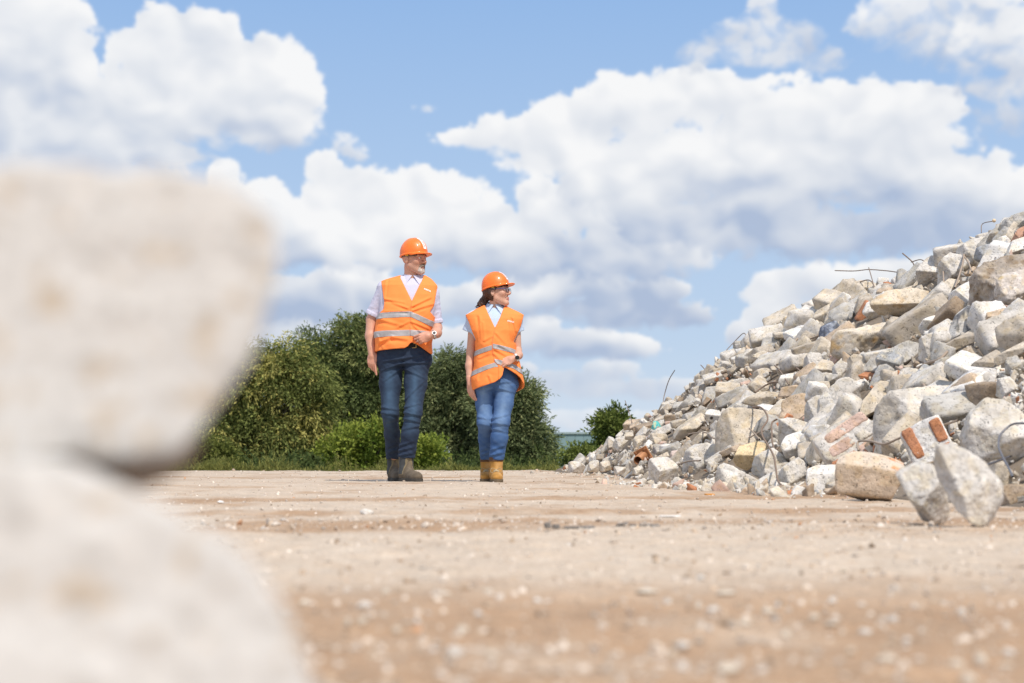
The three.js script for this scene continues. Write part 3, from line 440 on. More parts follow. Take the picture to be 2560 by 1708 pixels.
chunk(BLOCK, 'concrete block', 'square brown-grey block standing out against the sky on the crest', 'the skyline block', 'sand', [1458, 445, 1462, 428, 1492, 400, 1598, 408, 1592, 470, 1470, 496], { p: 40, amp: 0.008, pits: 0.2, lift: 0.6, facets: [[0.1, 0.9, 0.75, 0.62], [-0.15, -0.35, 1, 0.75]] });
chunk(ROCK, 'concrete lump', 'grey rounded piece directly behind the skyline block', 'the grey rounded piece', 'grey', [1588, 424, 1600, 388, 1652, 393, 1652, 442, 1600, 449], { tint: (x, y, z, q) => mottle(x, y, z, q).map((v) => v * 1.4) });
chunk(ROCK, 'concrete lump', 'pale rock on the crest beside the pinkish masonry bit', 'the crest-side rock', 'pale', [1648, 412, 1690, 382, 1744, 392, 1734, 432, 1670, 444]);
chunk('masonry_bit', 'masonry', 'pinkish crumbling masonry bit above the jutting boulder', 'the pinkish masonry bit', 'pink', [1688, 434, 1700, 402, 1754, 398, 1754, 442, 1710, 459], { lift: 1.5, amp: 0.04 });
chunk(BLOCK, 'concrete block', 'yellowish box shaped block standing on the left crest', 'the yellowish box block', 'sand', [1101, 664, 1102, 586, 1182, 592, 1178, 644, 1150, 660], { p: 44, amp: 0.008, lift: 0.5, facets: [[0.35, 0.2, 1, 0.7], [-0.85, 0.2, 0.6, 0.9]], tint: (x, y, z, q) => mottle(x, y, z, q).map((v, i) => v * [1, 0.92, 0.78][i]) });
chunk('concrete_bar', 'concrete bar', 'flat kerb piece slanting up the left crest', 'the slanting kerb piece', 'dust', [1172, 598, 1178, 576, 1268, 526, 1290, 550, 1200, 610], { p: 40, amp: 0.006, lift: 0.6, facets: [[-0.2, 0.8, 0.9, 0.6], [0.3, -0.7, 0.8, 0.7]] });
chunk(SLAB, 'concrete slab', 'roof shaped bent slab peeking over the left crest', 'the roof shaped slab', 'dust', [1288, 554, 1325, 504, 1370, 516, 1335, 542, 1300, 566], { p: 40, amp: 0.006 });
chunk(SLAB, 'concrete slab', 'rounded sandy slab lying up the slope below the roof shaped slab', 'the rounded sandy slab', 'sand', [1268, 604, 1290, 558, 1370, 512, 1414, 508, 1394, 564, 1330, 626, 1278, 626], { p: 24, amp: 0.012, facets: [[-0.1, 0.75, 0.9, 0.8], [0.4, -0.5, 0.9, 0.9]] });
chunk(SLAB, 'concrete slab', 'dark slab end sticking out of the left crest under the box block', 'the dark slab end', 'brown', [1056, 684, 1063, 658, 1105, 636, 1113, 662, 1080, 688], { p: 36, amp: 0.006 });
chunk('stone_fragment', 'stone', 'dark blue polished granite piece left of the big ochre boulder', 'the dark granite piece', 'slate', [1300, 684, 1308, 638, 1390, 606, 1409, 640, 1372, 720, 1330, 735], { p: 34, amp: 0.008, pits: 0, facets: [[0.1, 0.3, 1, 0.7], [-0.8, 0.1, 0.8, 0.9]], tint: spotted([1.15, 1.3, 1.6], [3.2, 3.4, 3.6], 0.0, 0.35, 5), lift: 1 });
chunk(BLOCK, 'concrete block', 'sandy block with a dark grained left face on the left half of the heap', 'the dark-faced block', 'sand', [956, 884, 965, 870, 1000, 850, 1054, 846, 1065, 900, 1025, 926, 975, 936], { p: 40, amp: 0.008, lift: 1.2, facets: [[0.4, 0.4, 1, 0.7], [-0.8, -0.1, 0.8, 0.62]] });
chunk('brick_fragment', 'brick', 'tan orange hollow brick above the dark-faced block', 'the hollow orange brick', 'tan', [983, 854, 1000, 816, 1042, 811, 1054, 842, 1000, 864], { p: 36, amp: 0.01, tint: (x, y, z, q) => mottle(x, y, z, q).map((v, i) => v * [1.1, 0.8, 0.55][i]) });
chunk(SLAB, 'plaster slab', 'big dusty white slab resting above the blackened-end slab', 'the dusty white slab', 'white', [1096, 914, 1108, 883, 1200, 861, 1224, 890, 1204, 934, 1118, 940], { p: 30, amp: 0.012, facets: TOPLIT, tint: (x, y, z, q) => mottle(x, y, z, q).map((v, i) => v * [0.92, 0.9, 0.86][i]) });
chunk('timber_stub', 'timber', 'black charred stub poking out beside the blackened-end slab', 'the charred stub', 'slate', [1218, 950, 1224, 928, 1250, 922, 1254, 944, 1232, 966], { p: 30 });
chunk(SLAB, 'concrete slab', 'long sandy slab lying down the lower left slope', 'the lower left slab', 'sand', [566, 1196, 590, 1148, 720, 1066, 744, 1100, 702, 1154, 600, 1214], { p: 30, amp: 0.008, pits: 0.3, facets: [[0.1, 0.75, 1, 0.8], [0.2, -0.7, 0.9, 0.9]] });
chunk('concrete_bar', 'concrete bar', 'round edged beam beside the lower left slab', 'the round edged beam', 'pale', [436, 1196, 470, 1158, 580, 1114, 594, 1150, 480, 1206], { p: 16, amp: 0.008, deep: 0.7 });
chunk(ROCK, 'concrete lump', 'dusty lump under the round edged beam', 'the dusty lower lump', 'sand', [428, 1216, 450, 1178, 532, 1176, 554, 1220, 480, 1246], { amp: 0.035 });
chunk(ROCK, 'concrete lump', 'pale knobbly lump at the low far end, above the rusty pipe', 'the low knobbly lump', 'pale', [260, 1246, 280, 1198, 332, 1186, 356, 1215, 322, 1266], { amp: 0.035 });
chunk(ROCK, 'concrete lump', 'dusty lump between the low knobbly lump and the round edged beam', 'the in-between lump', 'sand', [350, 1236, 380, 1186, 432, 1186, 428, 1244]);
chunk(SLAB, 'concrete slab', 'grey slab tilted with its flat side to the sun on the left slope', 'the tilted grey slab', 'grey', [712, 1004, 734, 942, 788, 936, 794, 980, 740, 1034], { p: 38, amp: 0.006, pits: 0.2, lift: 1, facets: [[0.1, 0.4, 1, 0.7]] });
chunk('concrete_bar', 'concrete bar', 'short dark bar leaning on the tilted grey slab', 'the short dark bar', 'brown', [703, 1044, 738, 988, 764, 1002, 722, 1046], { p: 38, amp: 0.006, lift: 2 });
chunk(BLOCK, 'plaster block', 'white block with a round hole left of the huge sandy block', 'the round holed block', 'white', [726, 1104, 740, 1046, 802, 1056, 820, 1090, 792, 1130], { p: 40, amp: 0.005, pits: 0, lift: 1.5, facets: [[0.1, 0.8, 0.8, 0.75], [-0.1, -0.5, 1, 0.8]], tint: (x, y, z, q) => mixc(mottle(x, y, z, q), [0.1, 0.09, 0.09], sstep(0.1, 0.07, Math.hypot(x + 0.15, y + 0.12))) });
chunk(SLAB, 'concrete slab', 'grey slab pair above the lower left slab', 'the grey slab pair', 'grey', [588, 1114, 620, 1078, 690, 1056, 704, 1090, 640, 1119], { p: 34, amp: 0.008 });
chunk(ROCK, 'concrete lump', 'rounded pale stone at the far tip of the heap', 'the far tip stone', 'pale', [18, 1366, 35, 1322, 80, 1310, 128, 1335, 112, 1374], { ground: 1, d: 14.5 });
chunk(ROCK, 'concrete lump', 'second pale stone from the far tip of the heap', 'the second tip stone', 'pale', [128, 1364, 150, 1318, 192, 1308, 196, 1366], { d: 14.2 });
chunk(ROCK, 'concrete lump', 'third pale stone from the far tip of the heap', 'the third tip stone', 'sand', [190, 1364, 205, 1318, 248, 1312, 258, 1360], { d: 13.8 });
chunk(ROCK, 'concrete lump', 'flat pale stone at the foot of the low far end beside the third tip stone', 'the flat tip stone', 'pale', [252, 1378, 262, 1340, 332, 1343, 330, 1378], { d: 12.2 });
chunk(ROCK, 'concrete lump', 'small pale rock between the flat tip stone and the loose front boulder', 'the small gap rock', 'pale', [355, 1378, 365, 1348, 410, 1335, 425, 1378], { d: 11.4 });
chunk(SLAB, 'concrete slab', 'grey channel shaped slab behind the rusty pipe', 'the channel slab', 'grey', [456, 1274, 468, 1226, 534, 1238, 522, 1280], { p: 34, amp: 0.008, lift: 1 });
chunk(SLAB, 'concrete slab', 'sandy slab lying in front of the channel slab', 'the pipe-side slab', 'sand', [476, 1304, 540, 1262, 549, 1286, 500, 1316], { p: 34, amp: 0.008, lift: 2, facets: TOPLIT });
chunk('stone_disc', 'stone', 'round flat-faced stone behind the loose front boulder', 'the round flat stone', 'pink', [548, 1294, 560, 1262, 602, 1262, 609, 1300, 575, 1326], { p: 12, amp: 0.006, lift: 1, tint: (x, y, z, q) => mottle(x, y, z, q).map((v, i) => v * [1.0, 1.12, 1.2][i]) });
chunk('stone_fragment', 'stone', 'flat bluish granite shelf above the huge wired boulder', 'the granite shelf', 'blue', [1611, 948, 1640, 927, 1804, 938, 1794, 966, 1700, 970, 1640, 966], { p: 26, amp: 0.014, lift: 2, facets: UNDER });
chunk(SLAB, 'concrete slab', 'wide grey slab behind the huge wired boulder', 'the wide grey slab', 'grey', [1836, 944, 1900, 902, 2054, 928, 2010, 1000, 1880, 970], { p: 26, amp: 0.008, tint: (x, y, z, q) => mottle(x, y, z, q).map((v) => v * 1.2), facets: [[0, 0.8, 1, 0.7]] });
chunk(ROCK, 'concrete lump', 'small dark-bottomed pebbly piece below the squat rock', 'the pebbly piece', 'grey', [1323, 908, 1335, 882, 1398, 877, 1393, 918, 1340, 928], { lift: 1.5 });
chunk(ROCK, 'concrete lump', 'brownish rock tucked under the pebbly piece', 'the tucked brown rock', 'sand', [1276, 964, 1290, 917, 1350, 912, 1363, 962, 1300, 980], { facets: LEFTDARK });
chunk('turquoise_tile', 'tile', 'turquoise painted fragment on the low left slope', 'the turquoise fragment', 'turquoise', [456, 1150, 470, 1112, 492, 1112, 512, 1155, 490, 1168], { p: 20, amp: 0.01, lift: 3, pits: 0, tint: (x, y, z, q) => mixc([1, 1, 1], [4.5, 1.1, 0.75], sstep(0.05, 0.25, fbm(x * 4, y * 4, z * 4, 2) - 0.3 * y)) });
chunk('plastic_scrap', 'plastic', 'bright blue plastic scrap on the crest behind the pinkish masonry bit', 'the blue scrap', 'plasticblue', [1744, 384, 1756, 374, 1778, 392, 1772, 402, 1752, 394], { p: 10, lift: 4, amp: 0.06, pits: 0 });
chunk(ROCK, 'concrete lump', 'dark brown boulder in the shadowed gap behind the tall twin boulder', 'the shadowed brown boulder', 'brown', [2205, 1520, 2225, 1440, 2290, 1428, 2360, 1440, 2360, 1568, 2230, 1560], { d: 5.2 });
// bricks still in their mortar
const brickGeo = [1, 2, 3].map((s) => stone({ planes: [[1, 0, 0, 0.118], [-1, 0, 0, 0.118], [0, 1, 0, 0.034], [0, -1, 0, 0.034], [0, 0, 1, 0.056], [0, 0, -1, 0.056], [0.7, 0.2, 0.68, 0.115]], p: 30, detail: 9, amp: 0.012, seed: 400 + s, size: 0.22 }));
function masonry(label, short, px, py, lift, rot, scale, rows, mortarTone) {
  const d = heapDepth(px, py) - lift, g = group('brick_masonry', at(px, py, d));
  g.rotation.set(...rot); g.scale.setScalar(scale);
  tag(g, label, 'masonry');
  const w = Math.max(...rows.map((r) => r[1])), h = rows.length * 0.085;
  mesh('mortar', stone({ planes: [[1, 0, 0, w / 2], [-1, 0, 0, w / 2], [0, 1, 0, h / 2 + 0.006], [0, -1, 0, h / 2], [0, 0, 1, 0.07], [0, 0, -1, 0.07], [0.6, 0.6, 0.5, w * 0.42], [-0.6, -0.5, 0.5, w * 0.42]], p: 24, detail: 16, amp: 0.02, seed: 420, size: w }), rockMat[mortarTone], g);
  rows.forEach(([x0, width, tones], j) => tones.forEach((t, i) => { const b = mesh('brick', brickGeo[(i + j) % 3], rockMat[t], g); b.position.set(x0 - width / 2 + (i + 0.5) * width / tones.length, (j - (rows.length - 1) / 2) * 0.085, 0.018 + 0.006 * ((i * 7 + j * 3) % 3)); b.scale.x = width / tones.length / 0.255; b.rotation.z = 0.05 * ((i + j) % 3 - 1); }));
  heroes.push([px, py, short, 50]);
}
{ const [a, b] = r3(1465, 1232); masonry('pink and orange brick masonry lump above the big tan block', 'the pink brick lump', a, b, 0.05, [-0.35, -0.25, 0.5], 0.92, [[0, 0.36, ['brick', 'pink']], [0.03, 0.36, ['pink', 'pale']], [0.02, 0.3, ['pink']]], 'pale'); }
{ const [a, b] = r3(1862, 1248); masonry('orange brick and white mortar lump beside the tall twin boulder', 'the orange brick lump', a, b, 0.1, [-0.1, -0.25, 1.95], 0.72, [[0, 0.32, ['brick', 'brick']], [0, 0.34, []], [0.06, 0.22, ['brick']]], 'white'); }

// ------------------------------------------------------------------ smaller rubble between them, each piece an object
const smallGeo = [];
for (let i = 0; i < 14; i++) {
  const r = rng(900 + i), planes = [];
  if (i < 8) { for (let k = 0; k < 10; k++) { const z = 1 - 2 * (k + 0.5) / 10, a = k * 2.4 + r() * 0.8, s = Math.sqrt(1 - z * z); planes.push([s * Math.cos(a), s * Math.sin(a), z, 0.32 + 0.22 * r()]); } } else { planes.push([1, 0, 0, 0.5], [-1, 0, 0, 0.5], [0, 1, 0, 0.16 + 0.14 * r()], [0, -1, 0, 0.16 + 0.12 * r()], [0, 0, 1, 0.3 + 0.15 * r()], [0, 0, -1, 0.3]); const l = Math.hypot(0.8, 0.5 * r(), 0.5); planes.push([0.8 / l, 0.5 * r() / l, 0.5 / l, 0.42]); }
  smallGeo.push(stone({ planes, p: i < 8 ? 34 : 44, detail: 7, amp: i < 8 ? 0.04 : 0.014, seed: 300 + i, size: 1, uvScale: 0.5 }));
}
const labelSeen = new Set();
function nearHeroes(px, py) { return heroes.map((h) => [Math.hypot(h[0] - px, h[1] - py), h]).sort((a, b) => a[0] - b[0]); }
function sideOf(px, py, h) { const dx = px - h[0], dy = py - h[1]; return Math.abs(dx) > Math.abs(dy) * 1.2 ? (dx < 0 ? 'left of' : 'right of') : (dy < 0 ? 'above' : 'below'); }
function tellApart(head, px, py) {
  const near = nearHeroes(px, py); let l = `${head} ${sideOf(px, py, near[0][1])} ${near[0][1][2]}`;
  for (let k = 1; labelSeen.has(l) && k < 9; k++) l = `${head} between ${near[0][1][2]} and ${near[k][1][2]}`;
  for (let k = 1; labelSeen.has(l) && k < 9; k++) l = `${head} ${sideOf(px, py, near[k][1])} ${near[k][1][2]}, near ${near[0][1][2].replace('the ', '')}`;
  labelSeen.add(l); return l;
}
{
  const r = rng(4242), pick = ['pale', 'pale', 'pale', 'sand', 'sand', 'sand', 'dust', 'dust', 'grey', 'tan', 'white', 'brown', 'pale', 'pale', 'grey', 'pale', 'white', 'sand', 'pale', 'grey', 'sand', 'dust', 'pale', 'grey', 'white', 'brick', 'pink'];
  let made = 0, guard = 0;
  while (made < 285 && guard++ < 6000) {
    const u = 1300 + Math.pow(r(), 0.85) * 1040, [vf] = along(FOOT, u), [vc] = along(CREST, u), crest = made < 70, t = crest ? 0.9 + 0.085 * r() : Math.pow(r(), 0.8), v = lerp(vf - 3, vc, t), [px, py] = ov(u, v);
    const inside = nearHeroes(px, py)[0]; if (inside[0] < inside[1][3] * (crest ? 0.8 : 0.92)) continue;
    let size = lerp(24, 86, sstep(1350, 2250, u)) * (0.55 + 0.8 * r()) * (crest ? 0.62 : 1);
    if (vf - vc < 70) size = Math.min(size, 26);
    const slabby = r() < 0.6, i = slabby ? 8 + Math.floor(r() * 6) : Math.floor(r() * 8), tone = pick[Math.floor(r() * pick.length)];
    const d = heapDepth(px, py), k = size * d / FPX * (slabby ? 1.35 : 1.0), kind = tone === 'brick' ? 'brick_fragment' : slabby ? 'slab_fragment' : 'concrete_fragment';
    const m = new THREE.Mesh(smallGeo[i], rockMat[tone]); m.name = numbered(kind); m.castShadow = m.receiveShadow = true; scene.add(m);
    m.position.copy(at(px, py, d + 0.02)); m.scale.set(k * (0.85 + 0.4 * r()), k * (0.7 + 0.4 * r()), k * (0.8 + 0.3 * r()));
    m.rotation.set(slabby ? 0.35 + (r() - 0.5) * 1.3 : r() * 6, (r() - 0.5) * (slabby ? 1.8 : 6), slabby ? 0.55 + (r() - 0.5) * 1.1 : r() * 6);
    if (tone === 'brick' || tone === 'pink') m.scale.multiplyScalar(0.55);
    const big = size > 42 ? 'fair sized' : size > 27 ? 'smallish' : 'small';
    const head = `${big} ${WORD[tone]} ${tone === 'brick' ? 'brick bit' : slabby ? 'slab piece' : 'lump'}`;
    tag(m, tellApart(head, px, py), tone === 'brick' ? 'brick' : slabby ? 'slab piece' : 'concrete lump', 'smaller broken pieces of the rubble heap');
    made++;
  }
}
{ // crumbs that fill the gaps, too many to count
  const N = 3400, r = rng(555), g = stone({ planes: [[1, 0, 0, 0.5], [-0.9, 0.3, 0.3, 0.5], [0, 1, 0.1, 0.26], [0.2, -1, 0, 0.3], [0.1, 0, 1, 0.4], [0, 0.2, -1, 0.4], [0.6, 0.6, 0.5, 0.42], [-0.5, -0.6, 0.6, 0.4]], p: 40, detail: 5, amp: 0.05, seed: 77, size: 1, uvScale: 0.4 });
  const m = new THREE.InstancedMesh(g, std([1, 1, 1], 0.95, { vertexColors: true, map: rockMap }), N), M = new THREE.Matrix4(), q = new THREE.Quaternion(), e = new THREE.Euler(), c = new THREE.Color(), tones = ['pale', 'pale', 'sand', 'dust', 'grey', 'white', 'sand', 'brown', 'pale', 'tan', 'grey', 'pale', 'sand', 'pink', 'brick'];
  for (let i = 0; i < N; i++) {
    let u, vf, vc, v, px, py; for (let tries = 0; tries < 4; tries++) { u = 1290 + Math.pow(r(), 0.8) * 1080; [vf] = along(FOOT, u); [vc] = along(CREST, u); v = lerp(vf, vc - 1, Math.pow(r(), 0.9)); [px, py] = ov(u, v); const n = nearHeroes(px, py)[0]; if (n[0] > n[1][3] * 0.85) break; }
    const d = heapDepth(px, py), k = (5 + 17 * Math.pow(r(), 2.2)) * (0.5 + sstep(1300, 2200, u) * 0.75) * d / FPX;
    let p = at(px, py, d + 0.09); if (i > 2500) { u = Math.min(u, 1500 + (u - 1290) * 0.4); const [fv, fd] = along(FOOT, u), f = at(...ov(u, fv), fd), off = 0.5 * Math.pow(r(), 2.6); p = V(f.x - off + 0.08, 0, f.z + (r() - 0.3) * 0.6 + off * 0.4); p.y = gh(p.x, p.z) + k * 0.03; } q.setFromEuler(e.set(r() * 6, r() * 6, r() * 6)); M.compose(p, q, V(k * (0.8 + 0.8 * r()), k * (0.6 + 0.5 * r()), k)); m.setMatrixAt(i, M);
    const t = TONE[tones[Math.floor(Math.pow(r(), 1.3) * tones.length)]], f = 0.8 + 0.4 * r(); m.setColorAt(i, c.setRGB(t[0] * f, t[1] * f, t[2] * f));
  }
  m.name = 'rubble_crumbs'; m.castShadow = m.receiveShadow = true; scene.add(m); tag(m, 'fine broken concrete crumbs filling the gaps of the heap', 'rubble', null, 'stuff');
}

// ------------------------------------------------------------------ wires and reinforcing bars
const wireMat = std([0.22, 0.16, 0.12], 0.8), wirePale = std([0.36, 0.29, 0.23], 0.8), wireGrey = std([0.2, 0.2, 0.22], 0.55, { metalness: 0.5 });
function wire(label, pts, thickPx, o = {}) {
  const P = []; for (let i = 0; i < pts.length; i += 2) { const [px, py] = r3(pts[i], pts[i + 1]); P.push([px, py]); }
  const base = o.d ?? Math.min(...P.map(([x, y]) => heapDepth(x, y))) - (o.out ?? 0.12), far = P.map(([x, y]) => heapDepth(x, y));
  const pos = P.map(([x, y], i) => at(x, y, o.d ?? lerp(base, far[i] - (o.out ?? 0.12), 0.8)));
  const curve = new THREE.CatmullRomCurve3(pos, false, 'centripetal'), d = -pos[0].z;
  const m = mesh(o.name ?? 'rebar', new THREE.TubeGeometry(curve, P.length * 7, thickPx * 0.5 * d / FPX, 6, false), o.mat ?? wireMat);
  tag(m, label, o.cat ?? 'rebar');
  return m;
}
wire('long rusty wire hanging in curves down the huge sandy block to the ground', [968, 1042, 1000, 1040, 1030, 1062, 1042, 1110, 1015, 1150, 1020, 1190, 1045, 1232, 1075, 1290, 1085, 1350, 1100, 1420, 1145, 1456], 4.2, { out: 0.3 });
wire('hooked dark wire hanging in front of the half shaded boulder', [1092, 1102, 1072, 1112, 1065, 1170, 1070, 1230, 1085, 1257, 1096, 1246], 4.5, { out: 0.28 });
wire('short crossing wire on the face of the huge sandy block', [948, 1196, 1000, 1170, 1062, 1150], 4, { out: 0.26, mat: wirePale });
wire('forked short wire on the face of the huge sandy block', [952, 1148, 985, 1182, 1002, 1204], 4, { out: 0.26, mat: wirePale });
wire('thick bent rebar sweeping up past the ribbed pillar piece', [1650, 980, 1700, 922, 1790, 852, 1850, 820, 1910, 800, 1947, 763], 8, { out: 0.2, mat: wirePale });
wire('thin rebar curling down over the ribbed pillar piece', [1930, 800, 1925, 830, 1900, 872, 1880, 890], 6, { out: 0.18, mat: wirePale });
wire('bent rebar reaching out from the pink brick lump to the huge wired boulder', [1500, 1262, 1500, 1215, 1560, 1213, 1640, 1226, 1700, 1200, 1812, 1153], 6, { out: 0.32, mat: wirePale });
wire('straight rebar leaning on the huge wired boulder', [1810, 1122, 1850, 1052, 1992, 962], 6.5, { out: 0.26, mat: wirePale });
wire('rebar running along the foot of the huge wired boulder', [1820, 1176, 1900, 1142, 2002, 1108], 6, { out: 0.26, mat: wirePale });
wire('grey hooked rebar hanging on the huge edge boulder', [2345, 1122, 2270, 1130, 2222, 1170, 2205, 1230, 2225, 1290, 2252, 1340, 2276, 1392], 5.6, { out: 0.42, mat: wireGrey });
wire('grey rebar stub crossing behind the hooked rebar', [2148, 1332, 2264, 1290], 6, { out: 0.4, mat: wireGrey });
wire('stub of rebar sticking up from the granite shelf', [1818, 912, 1840, 950, 1858, 985], 8, { out: 0.2, mat: wirePale });
wire('short rebar slanting across the bluish granite rock', [1690, 840, 1720, 860, 1745, 910], 6, { out: 0.2, mat: wirePale });
wire('long thin wire reaching out level over the skyline block', [1382, 355, 1480, 357, 1550, 350, 1640, 356, 1742, 372], 2.4, { out: 0.1 });
wire('thin wire standing up beside the skyline block', [1552, 340, 1568, 395, 1592, 490], 2.4, { out: 0.1 });
wire('wire bent over the top of the skyline block', [1448, 430, 1490, 418, 1540, 403, 1570, 415, 1582, 460, 1592, 492], 3, { out: 0.15 });
wire('crooked branch-like wire against the sky on the crest', [1722, 268, 1768, 308, 1780, 360], 3.2, { out: 0 });
wire('tangle of mesh wire beside the crooked crest wire', [1766, 312, 1812, 300, 1832, 325, 1800, 345, 1782, 352], 2.6, { out: 0 });
wire('arched brown rebar over the arched-wire boulder', [1928, 420, 1936, 310, 1968, 270, 2012, 268, 2050, 310, 2072, 362], 4.5, { out: 0.18, mat: wirePale });
wire('angled wire bent round the knobbly crest boulder', [1868, 308, 1930, 318, 1932, 348, 1925, 372], 3.4, { out: 0.18 });
wire('short bent rebar on the crest over the pale crest mass', [1998, 238, 2018, 226, 2072, 221], 4.5, { out: 0.05, mat: wirePale });
wire('pale hanging wire below the pale crest mass', [2032, 228, 2028, 300, 2010, 370, 1985, 442], 4.5, { out: 0.22, mat: wirePale });
wire('small hook of rebar beside the giant brown boulder', [2170, 320, 2168, 300, 2190, 292], 4.5, { out: 0.2 });
wire('looping wire arch rising from the left crest', [820, 792, 835, 758, 872, 718, 916, 674, 940, 692], 2.2, { out: 0 });
wire('second wire arch rising behind the left crest', [886, 742, 930, 702, 968, 690, 1000, 700], 2.2, { out: 0 });
wire('tall thin wire standing up from the low left slope', [520, 1045, 525, 980, 548, 905, 577, 856], 2.2, { out: 0 });
wire('thin straight wire standing over the far end of the heap', [372, 1152, 348, 1070, 327, 1008], 1.8, { out: 0 });
wire('small bent wire against the sky above the tilted grey slab', [708, 830, 745, 862, 756, 838], 2.4, { out: 0 });
wire('twisted wires lying across the foot of the lower left slab', [648, 1177, 690, 1170, 742, 1172, 765, 1195, 790, 1200], 3.5, { out: 0.15, mat: wirePale });
wire('short wire lying in front of the brown-sided rock', [578, 1336, 640, 1315, 705, 1310], 4, { out: 0.3, mat: wirePale });
wire('thin rebar leaning over the dusty white slab', [1080, 832, 1112, 868, 1152, 930], 4, { out: 0.15 });
wire('thin rebar pointing at the first knobbly rock', [1190, 845, 1232, 878, 1290, 925], 4, { out: 0.15 });
wire('curved rebar lying left of the blackened-end slab', [982, 968, 1020, 940, 1060, 920, 1112, 918], 4.5, { out: 0.15 });
wire('long pale stick leaning up the slope to the kerb piece', [1112, 802, 1160, 740, 1230, 648], 5, { out: 0.12, mat: wirePale, name: 'stick', cat: 'stick' });
wire('pale cable lying across the slope below the dark granite piece', [1190, 728, 1240, 705, 1300, 680, 1345, 648], 4, { out: 0.1, mat: wirePale, name: 'cable', cat: 'cable' });
wire('twisted rebar hanging under the giant brown boulder', [2078, 518, 2095, 562, 2130, 630, 2118, 668, 2098, 694], 6, { out: 0.2, mat: wirePale });
wire('thin wire drooping over the left end of the big ochre boulder', [1366, 772, 1382, 730, 1432, 698], 2.6, { out: 0.3 });
{ const m = wire('dry flower stem standing against the sky near the top', [2118, 165, 2124, 120, 2180, 106], 2.2, { out: 0, name: 'dry_weed', cat: 'plant' }); const [a, b] = r3(2182, 104); const d = heapDepth(a, b + 20); const k = mesh('flower_head', new THREE.IcosahedronGeometry(5 * d / FPX, 2), std([0.75, 0.6, 0.42], 1), m); k.position.copy(at(a, b, -m.geometry.attributes.position.getZ(m.geometry.attributes.position.count - 1))); }
// the rusty flanged pipe
{
  const [a, b] = r3(420, 1285), d = heapDepth(a, b) - 0.35, g = group('rusty_pipe', at(a, b, d)), k = d / FPX / 2.0103;
  tag(g, 'rusty pipe stub with a square flange, open end facing the yard', 'pipe');
  const rustTint = (geo) => { const p = geo.attributes.position, c = []; for (let i = 0; i < p.count; i++) { const n = fbm(p.getX(i) * 30, p.getY(i) * 30, p.getZ(i) * 30, 3); c.push(...mixc([1, 1, 1], [1.6, 1.75, 2.1], sstep(-0.1, 0.3, n))); } geo.setAttribute('color', new THREE.Float32BufferAttribute(c, 3)); return geo; };
  const mat = std(TONE.rust, 0.85, { vertexColors: true, side: THREE.DoubleSide });
  const R = 24 * k, L = 80 * k, pr = [[R * 0.8, L], [R, L], [R, 0], [R * 0.8, 0], [R * 0.8, L]].map(([x, y]) => new THREE.Vector2(x, y));
  mesh('tube', rustTint(new THREE.LatheGeometry(pr, 40)), mat, g);
  const fl = new RoundedBoxGeometry(78 * k, 12 * k, 78 * k, 2, 3 * k); fl.translate(0, 0, 0); mesh('flange', rustTint(fl.toNonIndexed ? fl : fl), mat, g);
  for (const [x, z] of [[-28, -28], [28, -28], [-28, 28], [28, 28]]) { const bolt = new THREE.CylinderGeometry(6 * k, 6 * k, 8 * k, 6); bolt.translate(x * k, 9 * k, z * k); mesh('bolt', rustTint(bolt), mat, g); }
  g.quaternion.setFromUnitVectors(V(0, 1, 0), V(-0.42, -0.3, 0.85).normalize());
  heroes.push([a, b, 'the rusty pipe', 20]);
}

// ------------------------------------------------------------------ things lying on the yard
function onGround(px, py) { const d = groundDepth(py); const p = at(px, py, d); p.y = gh(p.x, p.z); return p; }
const R4 = (x, y) => [500 + x / 1.6786, 1160 + y / 1.6786], R5g = (x, y) => [1500 + x / 2.217, 1160 + y / 2.217];
const pebbleGeo = [0, 1, 2, 3].map((i) => { const r = rng(60 + i), planes = []; for (let k = 0; k < 12; k++) { const z = 1 - 2 * (k + 0.5) / 12, a = k * 2.4 + r(), s = Math.sqrt(1 - z * z); planes.push([s * Math.cos(a), s * Math.sin(a), z, 0.4 + 0.14 * r()]); } return stone({ planes, p: 9, detail: 6, amp: 0.02, seed: 60 + i, size: 1, uvScale: 0.2 }); });
function lie(name, cat, label, px, py, wpx, hpx, tone, o = {}) {
  const p = onGround(px, py + hpx * 0.45), d = -p.z, k = d / FPX, m = mesh(name, o.geo ?? pebbleGeo[(Math.round(px) * 3) % 4], o.mat ?? plainMat[tone]);
  m.scale.set(wpx * k, hpx * k * (o.up ?? 1), (o.depth ?? wpx * 0.8) * k); m.position.copy(p); m.position.y += hpx * k * 0.36 * (o.up ?? 1); m.rotation.y = o.yaw ?? (px * 1.7) % 3 ; if (o.roll) m.rotation.z = o.roll;
  tag(m, label, cat, o.group); return m;
}
const slabGeo = smallGeo[9], slabGeo2 = smallGeo[11];
const shardMat = std([0.2, 0.19, 0.18], 0.9, { vertexColors: true });
